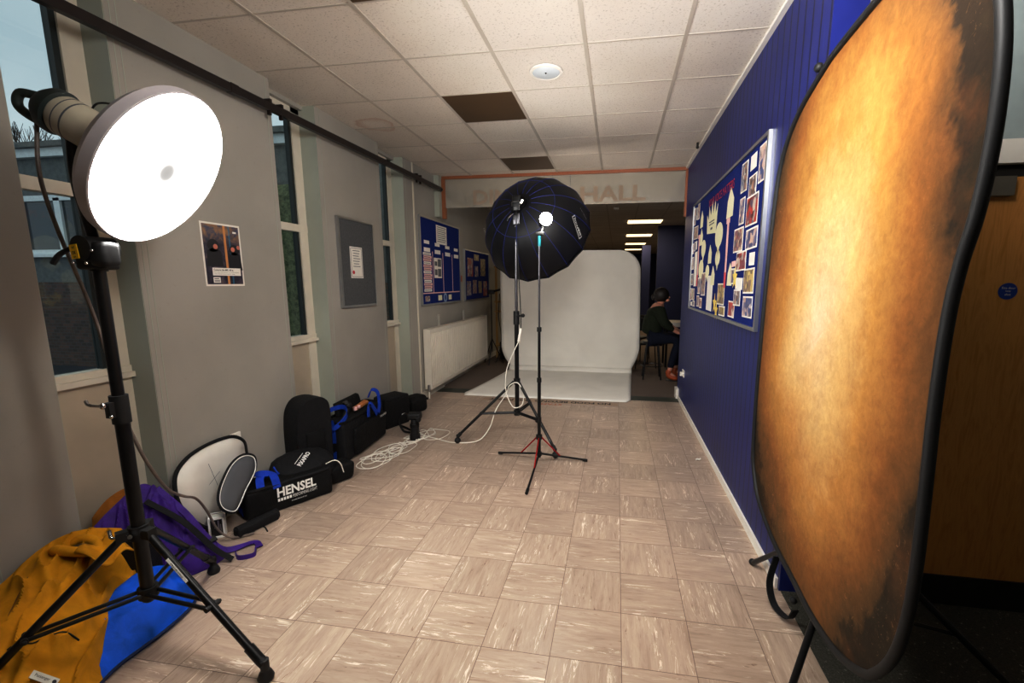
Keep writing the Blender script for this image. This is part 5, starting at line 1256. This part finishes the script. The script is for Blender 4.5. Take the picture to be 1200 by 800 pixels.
single('equipment_pouch', MB().rbox((-2.16, 3.02, .075), (.5, .86, 0), (-.86, .5, 0), (0, 0, 1), .10, .08, .07, .03, 3, .012, 2, 9), M['black_cloth'], 'low black pouch squeezed between the lettered bag and the big bag', 'pouch', (-2.16, 3.02, 0))
bt = thing('blue_wallet', 'small bright blue pouch with a white edge at the big bag corner', 'pouch', (-2.19, 3.16, 0))
obj('flap', MB().rbox((-2.175, 3.14, .03), (.8, .5, .15), (-.5, .8, 0), (0, 0, 1), .05, .04, .016, .008), M['blue_strap'], bt)
obj('white_edge', MB().tube([(-2.19, 3.095, .012), (-2.14, 3.11, .016), (-2.12, 3.15, .024)], .004), M['print_white'], bt)
# upright black bag
uc = V((-2.43, 3.06, 0)); ux = V((.35, .94, 0)).normalized(); uy = V((-.94, .35, 0)).normalized()
ub = thing('upright_case', 'tall black padded case standing upright against the wall behind the lettered bag', 'bag', uc)
m_ = MB(); pol = [(-.145, .0), (-.155, .25), (-.15, .45), (-.125, .57), (-.06, .64), (.02, .655), (.10, .64), (.145, .57), (.15, .35), (.145, 0)]
pol = [(p_.x, p_.y) for p_ in catmull([V((a, b, 0)) for a, b in pol], 4)]
n_ = len(pol); layers = [(-.10, .92), (-.08, .98), (0, 1.0), (.08, .98), (.10, .92)]; vs = []
for off, sc in layers: vs += [uc+ux*a*sc+uy*off+V((0, 0, b*(.97+.03*sc)+.002))+V((0, 0, 0)) for a, b in pol]
fs = [tuple(range(n_-1, -1, -1)), tuple(range(4*n_, 5*n_))]
for k in range(4): fs += [(k*n_+i, k*n_+(i+1) % n_, (k+1)*n_+(i+1) % n_, (k+1)*n_+i) for i in range(n_)]
m_.add(vs, fs); obj('body', m_, M['black_cloth2'], ub)
for off in (-.09, .0, .09):
    obj('piping', MB().tube([uc+ux*a*.965+uy*off+V((0, 0, b*.985+.002)) for a, b in pol], .005, sub=1), M['black_cloth'], ub)
obj('zip_pocket', MB().rbox(uc-uy*.105+V((0, 0, .25)), ux, uy, (0, 0, 1), .08, .012, .14, .01), M['black_cloth'], ub)

# big bag with blue straps
bFL, bFR, bBL = V((-2.274, 3.307, 0)), V((-2.33, 4.05, 0)), V((-2.50, 3.36, 0))
gx = (bFR-bFL); gl = gx.length/2; gx.normalize(); gy = V((-gx.y, gx.x, 0)); gd = .105; gh = .18
gc = (bFL+bFR)/2+gy*gd+V((0, 0, gh))
gb = thing('camera_bag', 'big black open-topped gear bag with bright blue straps', 'bag', (gc.x, gc.y, 0))
obj('body', MB().rbox(gc, gx, gy, (0, 0, 1), gl, gd, gh, .025, 3, .008, 3, 12), M['black_cloth2'], gb)
obj('front_pocket', MB().rbox(gc-gy*(gd+.012)+gx*.05+V((0, 0, -.03)), gx, gy, (0, 0, 1), gl*.78, .02, gh*.68, .012, 3, .004, 2, 4), M['black_cloth'], gb)
obj('lid', MB().rbox(gc+gy*.06+V((0, 0, gh+.055)), gx, (gy+V((0, 0, .25))), (-.2, 0, 1), gl*.55, .02, .07, .012, 3, .006, 2, 7), M['black_cloth'], gb)
obj('top_edge', MB().tube([gc+gx*a*gl+gy*b*gd+V((0, 0, gh+.004)) for a, b in ((-.95, -.9), (0, -1), (.95, -.9), (.97, 0), (.95, .9), (0, 1), (-.95, .9), (-.97, 0))], .012, closed=True), M['black_cloth'], gb)
e0 = gc-gx*(gl+.012)
obj('strap', MB().tube([e0+gy*.01+V((0, 0, -gh+.02)), e0+gy*.0+V((0, 0, 0)), e0-gx*.012+V((0, 0, gh-.02)), e0-gx*.01+gy*.01+V((0, 0, gh+.03))], (.032, .003), flat=gy), M['blue_strap'], gb)
obj('strap', MB().tube([e0-gy*-.10+V((0, 0, gh-.03)), e0-gx*.03+gy*.03+V((0, 0, gh-.035)), e0-gx*.03-gy*.05+V((0, 0, gh-.02)), gc+gx*-gl*.8-gy*.09+V((0, 0, gh+.05)), gc+gx*-gl*.55-gy*.02+V((0, 0, gh+.10)), gc+gx*-gl*.6+gy*.09+V((0, 0, gh+.08)), gc+gx*-gl*.85+gy*.11+V((0, 0, gh+.05))], (.020, .003), flat=(0, 0, 1)), M['blue_strap'], gb)
obj('handle', MB().tube([gc+gx*gl*.0-gy*(gd+.03)+V((0, 0, gh-.05)), gc+gx*gl*.03-gy*(gd+.03)+V((0, 0, gh+.04)), gc+gx*gl*.10-gy*(gd+.04)+V((0, 0, gh+.065)), gc+gx*gl*.30-gy*(gd+.045)+V((0, 0, gh-.02)), gc+gx*gl*.42-gy*(gd+.04)+V((0, 0, gh-.065)), gc+gx*gl*.62-gy*(gd+.03)+V((0, 0, gh+.0)), gc+gx*gl*.72-gy*(gd)+V((0, 0, gh+.12)), gc+gx*gl*.62-gy*(gd-.04)+V((0, 0, gh+.15)), gc+gx*gl*.56-gy*(gd-.07)+V((0, 0, gh+.08))], (.021, .0035), flat=(gx*.8+V((0, 0, .3)))), M['blue_strap'], gb)
text('lettering', 'PiXAPRO', gc-gy*(gd+.038)+gx*.22+V((0, 0, .055)), gx, (0, 0, 1), M['print_white'], gb, w=.13, h=.022, bold=.02)
bc = gc-gx*gl*.55-gy*.0+V((0, 0, gh))
cm_ = thing('video_head', 'black camera head with knobs sticking up out of the big gear bag', 'camera gear', bc)
obj('arm', MB().cyl(bc+V((0, 0, -.03)), bc+V((.02, .05, .07)), .025).sphere(bc+V((.02, .06, .10)), .032), M['black_plastic'], cm_)
obj('knob', MB().cyl(bc+V((-.01, .05, .12)), bc+V((.03, .02, .14)), .018), M['black_plastic'], cm_)
w0 = gc+gx*.02-gy*.02+V((0, 0, gh+.02))
single('tan_strap', MB().rbox(w0+V((.02, .02, .03)), (.3, .8, .3), (-.8, .3, 0), (0, -.3, 1), .075, .03, .014, .006), plain('tan_leather_strap', (170, 110, 60), .5), 'tan leather tab showing in the open top of the big gear bag', 'strap', w0)
single('white_remote', MB().rbox(w0+V((.03, -.08, .025)), (.3, .8, 0), (-.8, .3, 0), (0, 0, 1), .016, .012, .018, .005).rbox(w0+V((.035, -.03, .03)), (.3, .8, 0), (-.8, .3, 0), (0, 0, 1), .014, .012, .016, .005), M['pinkpaper'], 'pale pink small items beside the tan tab in the gear bag', 'accessory', w0)
# black box bag and pouch and camera
xb = thing('shoulder_bag', 'boxy black shoulder bag between the big gear bag and the small pouch', 'bag', (-2.42, 4.36, 0))
obj('body', MB().rbox((-2.43, 4.38, .155), (.35, .94, 0), (-.94, .35, 0), (0, 0, 1), .17, .11, .155, .022, 3, .006, 2, 21), M['black_cloth'], xb)
obj('lid', MB().rbox((-2.43, 4.38, .315), (.35, .94, 0), (-.94, .35, 0), (0, 0, 1), .165, .115, .02, .014), M['black_cloth2'], xb)
lgp = V((-2.305, 4.40, .12)); obj('logo', MB().obox(lgp+V((0.012, 0, 0)), (.35, .94, 0), (0, 0, 1), (.94, -.35, 0), .022, .008, .002), M['print_white'], xb, smooth=False)
obj('strap', MB().tube([(-2.28, 4.30, .02), (-2.18, 4.25, .012), (-2.05, 4.15, .012), (-1.98, 4.12, .04)], (.012, .003), flat=(0, 0, 1)), M['black_cloth2'], xb)
pz = thing('round_pouch', 'small rounded black pouch at the far end of the row of bags', 'pouch', (-2.40, 4.88, 0))
obj('body', MB().rbox((-2.40, 4.90, .10), (.35, .94, 0), (-.94, .35, 0), (0, 0, 1), .13, .10, .10, .05, 5, .006, 2, 31), M['black_cloth'], pz)
obj('lid_band', MB().rbox((-2.40, 4.90, .145), (.35, .94, 0), (-.94, .35, 0), (0, 0, 1), .134, .104, .012, .008), M['black_cloth2'], pz)
ca = thing('camera', 'black camera standing nose down on its long lens on the floor', 'camera', (-1.965, 3.99, 0))
kx, ky = -1.965, 3.99
obj('lens', MB().lathe((kx, ky, .001), (0, 0, 1), [(0, 0), (0, .052), (.05, .050), (.055, .043), (.12, .041), (.125, .045), (.16, .045), (.165, .038), (.20, .036), (.205, .034)], 32), M['black_plastic'], ca)
obj('zoom_ring', MB().lathe((kx, ky, .128), (0, 0, 1), [(0, .046), (.028, .046)], 32), M['black_metal'], ca)
obj('camera_body', MB().rbox((kx-.005, ky+.02, .235), (1, .2, 0), (-.2, 1, 0), (0, 0, 1), .065, .05, .032, .014).rbox((kx+.045, ky-.005, .215), (1, .2, 0), (-.2, 1, 0), (0, 0, 1), .022, .035, .03, .012), M['black_plastic'], ca)
obj('neck_strap', MB().tube([(kx-.06, ky+.02, .24), (kx-.14, ky+.06, .235), (kx-.22, ky+.10, .15), (kx-.20, ky+.14, .03), (kx-.12, ky+.14, .012)], (.014, .002), flat=(0, 1, .3)), M['black_cloth2'], ca)

# ------------------------------------------------------------------ outside
struct('ground_outside', MB().box(-40, -2.9, -12, 40, -.25, -.1), M['tarmac'], smooth=False)
hb_ = thing('neighbouring_building', 'low dark building with white-framed windows seen through the glass at left', 'building', (-10, 7.4, -.1))
obj('wall', MB().box(-22, -3.6, 7.0, 7.6, 1.55, 3.82), M['ext_dark'], hb_, smooth=False)
obj('brick_base', MB().box(-22, -3.6, 7.0, 7.6, -.1, 1.55), M['brick'], hb_, smooth=False)
obj('fascia', MB().box(-22, -3.6, 6.9, 7.6, 3.82, 3.97), M['ext_white'], hb_, smooth=False)
obj('roof_edge', MB().box(-22.1, -3.6, 6.82, 7.7, 3.97, 4.06), M['ext_dark'], hb_, smooth=False)
for x in (-17.2, -14.2, -11.2):
    w = obj('window_frame', MB().box(x, x+1.9, 6.93, 7.0, 3.05, 3.15).box(x, x+1.9, 6.93, 7.0, 2.08, 2.16).box(x, x+.06, 6.93, 7.0, 2.1, 3.1).box(x+.80, x+.94, 6.93, 7.0, 2.1, 3.1).box(x+1.84, x+1.9, 6.93, 7.0, 2.1, 3.1).box(x-.1, x+2.0, 6.88, 7.0, 2.02, 2.08), M['ext_white'], hb_, smooth=False)
    obj('pane', MB().box(x+.06, x+1.84, 6.97, 6.985, 2.16, 3.05), M['ext_glass'], w, smooth=False)
hg = MB(); hg.rbox((-5.4, 6.4, 1.45), (1, 0, 0), (0, 1, 0), (0, 0, 1), 1.1, .4, 1.55, .2, 3, .12, 3, 4)
single('hedge', hg, M['leaf'], 'tall green hedge outside seen through the second window', 'hedge', (-5.4, 6.4, -.1))
tr_ = MB()
def branch(p, d, L, r, n):
    q = p+d*L; tr_.cyl(p, q, r, r*.7, 6)
    if n == 0: return
    for k in range(3):
        dd = (d+V((random.uniform(-.6, .6), random.uniform(-.4, .4), random.uniform(-.1, .5)))).normalized()
        branch(q, dd, L*.72, r*.6, n-1)
branch(V((-19.5, 12, -.1)), V((0, 0, 1)), 2.2, .10, 5)
single('bare_tree', tr_, M['bark'], 'bare leafless tree behind the roof of the outside building', 'tree', (-19.5, 12, -.1))

# ------------------------------------------------------------------ camera, lights, world
f_, pcx, pcy, yaw, pit, rol, H = 517.05, 635.55, 412.5, .1655, .1571, .0015, 1.5626
def ray(a, b):
    xx, yy, z2 = a, 1, b
    c, s = math.cos(rol), math.sin(rol); x = c*xx-s*z2; zz = s*xx+c*z2
    c, s = math.cos(pit), math.sin(pit); y = c*yy+s*zz; z = -s*yy+c*zz
    c, s = math.cos(yaw), math.sin(yaw); return V((c*x-s*y, s*x+c*y, z))
fw = ray(0, 0); rt = ray(1, 0)-fw; upc = ray(0, 1)-fw
cam = bpy.data.cameras.new('camera'); co = bpy.data.objects.new('camera', cam); C.objects.link(co)
mat = Matrix((rt.normalized(), upc.normalized(), -fw.normalized())).transposed().to_4x4(); mat.translation = V((0, 0, H)); co.matrix_world = mat
cam.sensor_width = 36; cam.lens = 36*f_/1200; cam.shift_x = -(pcx-600)/1200; cam.shift_y = (pcy-400)/1200; cam.clip_start = .05
bpy.context.scene.camera = co

def area(name, loc, tgt, size, power, col=(1, 1, 1), sy=None):
    l = bpy.data.lights.new(name, 'AREA'); l.energy = power; l.color = col; l.size = size
    if sy: l.shape = 'RECTANGLE'; l.size_y = sy
    o = bpy.data.objects.new(name, l); C.objects.link(o); o.location = loc
    o.rotation_euler = (V(tgt)-V(loc)).to_track_quat('-Z', 'Y').to_euler(); return o
LB = 1.0
area('unseen_fill', (.15, .95, 2.6), (-.1, 6.5, 2.0), .6, 55, (.98, .97, .95))  # added fill lamp, out of view above the camera
area('hall_light', (.6, 11.3, HC-.05), (.6, 11.3, 0), .8, 26*LB, (1, .78, .5), .5)
area('hall_light', (.6, 14.5, HC-.05), (.6, 14.5, 0), .8, 26*LB, (1, .78, .5), .5)
area('hall_light', (.6, 17.6, HC-.05), (.6, 17.6, 0), .8, 26*LB, (1, .78, .5), .5)

wd = bpy.data.worlds.new('sky'); bpy.context.scene.world = wd; wd.use_nodes = True
nt = wd.node_tree; bg = nt.nodes['Background']
tc_ = nt.nodes.new('ShaderNodeTexCoord'); nz = nt.nodes.new('ShaderNodeTexNoise'); nz.inputs['Scale'].default_value = 2.2; nz.inputs['Detail'].default_value = 4
rp = nt.nodes.new('ShaderNodeValToRGB'); rp.color_ramp.elements[0].position = .35; rp.color_ramp.elements[0].color = srgb(150, 162, 170); rp.color_ramp.elements[1].position = .7; rp.color_ramp.elements[1].color = srgb(190, 198, 202)
nt.links.new(tc_.outputs['Generated'], nz.inputs['Vector']); nt.links.new(nz.outputs[0], rp.inputs[0]); nt.links.new(rp.outputs[0], bg.inputs[0]); bg.inputs[1].default_value = 1.1

sc = bpy.context.scene
sc.view_settings.view_transform = 'Standard'; sc.view_settings.look = 'None'
sc.view_settings.exposure = 0.36
sc.view_settings.use_curve_mapping = True
cmv = sc.view_settings.curve_mapping; cv = cmv.curves[3]
cv.points.new(.12, .085); cv.points.new(.45, .47); cv.points.new(.75, .80); cmv.update()
sc.cycles.max_bounces = 8; sc.cycles.diffuse_bounces = 5; sc.cycles.transparent_max_bounces = 8
sc.cycles.use_denoising = True; sc.cycles.sample_clamp_indirect = 6
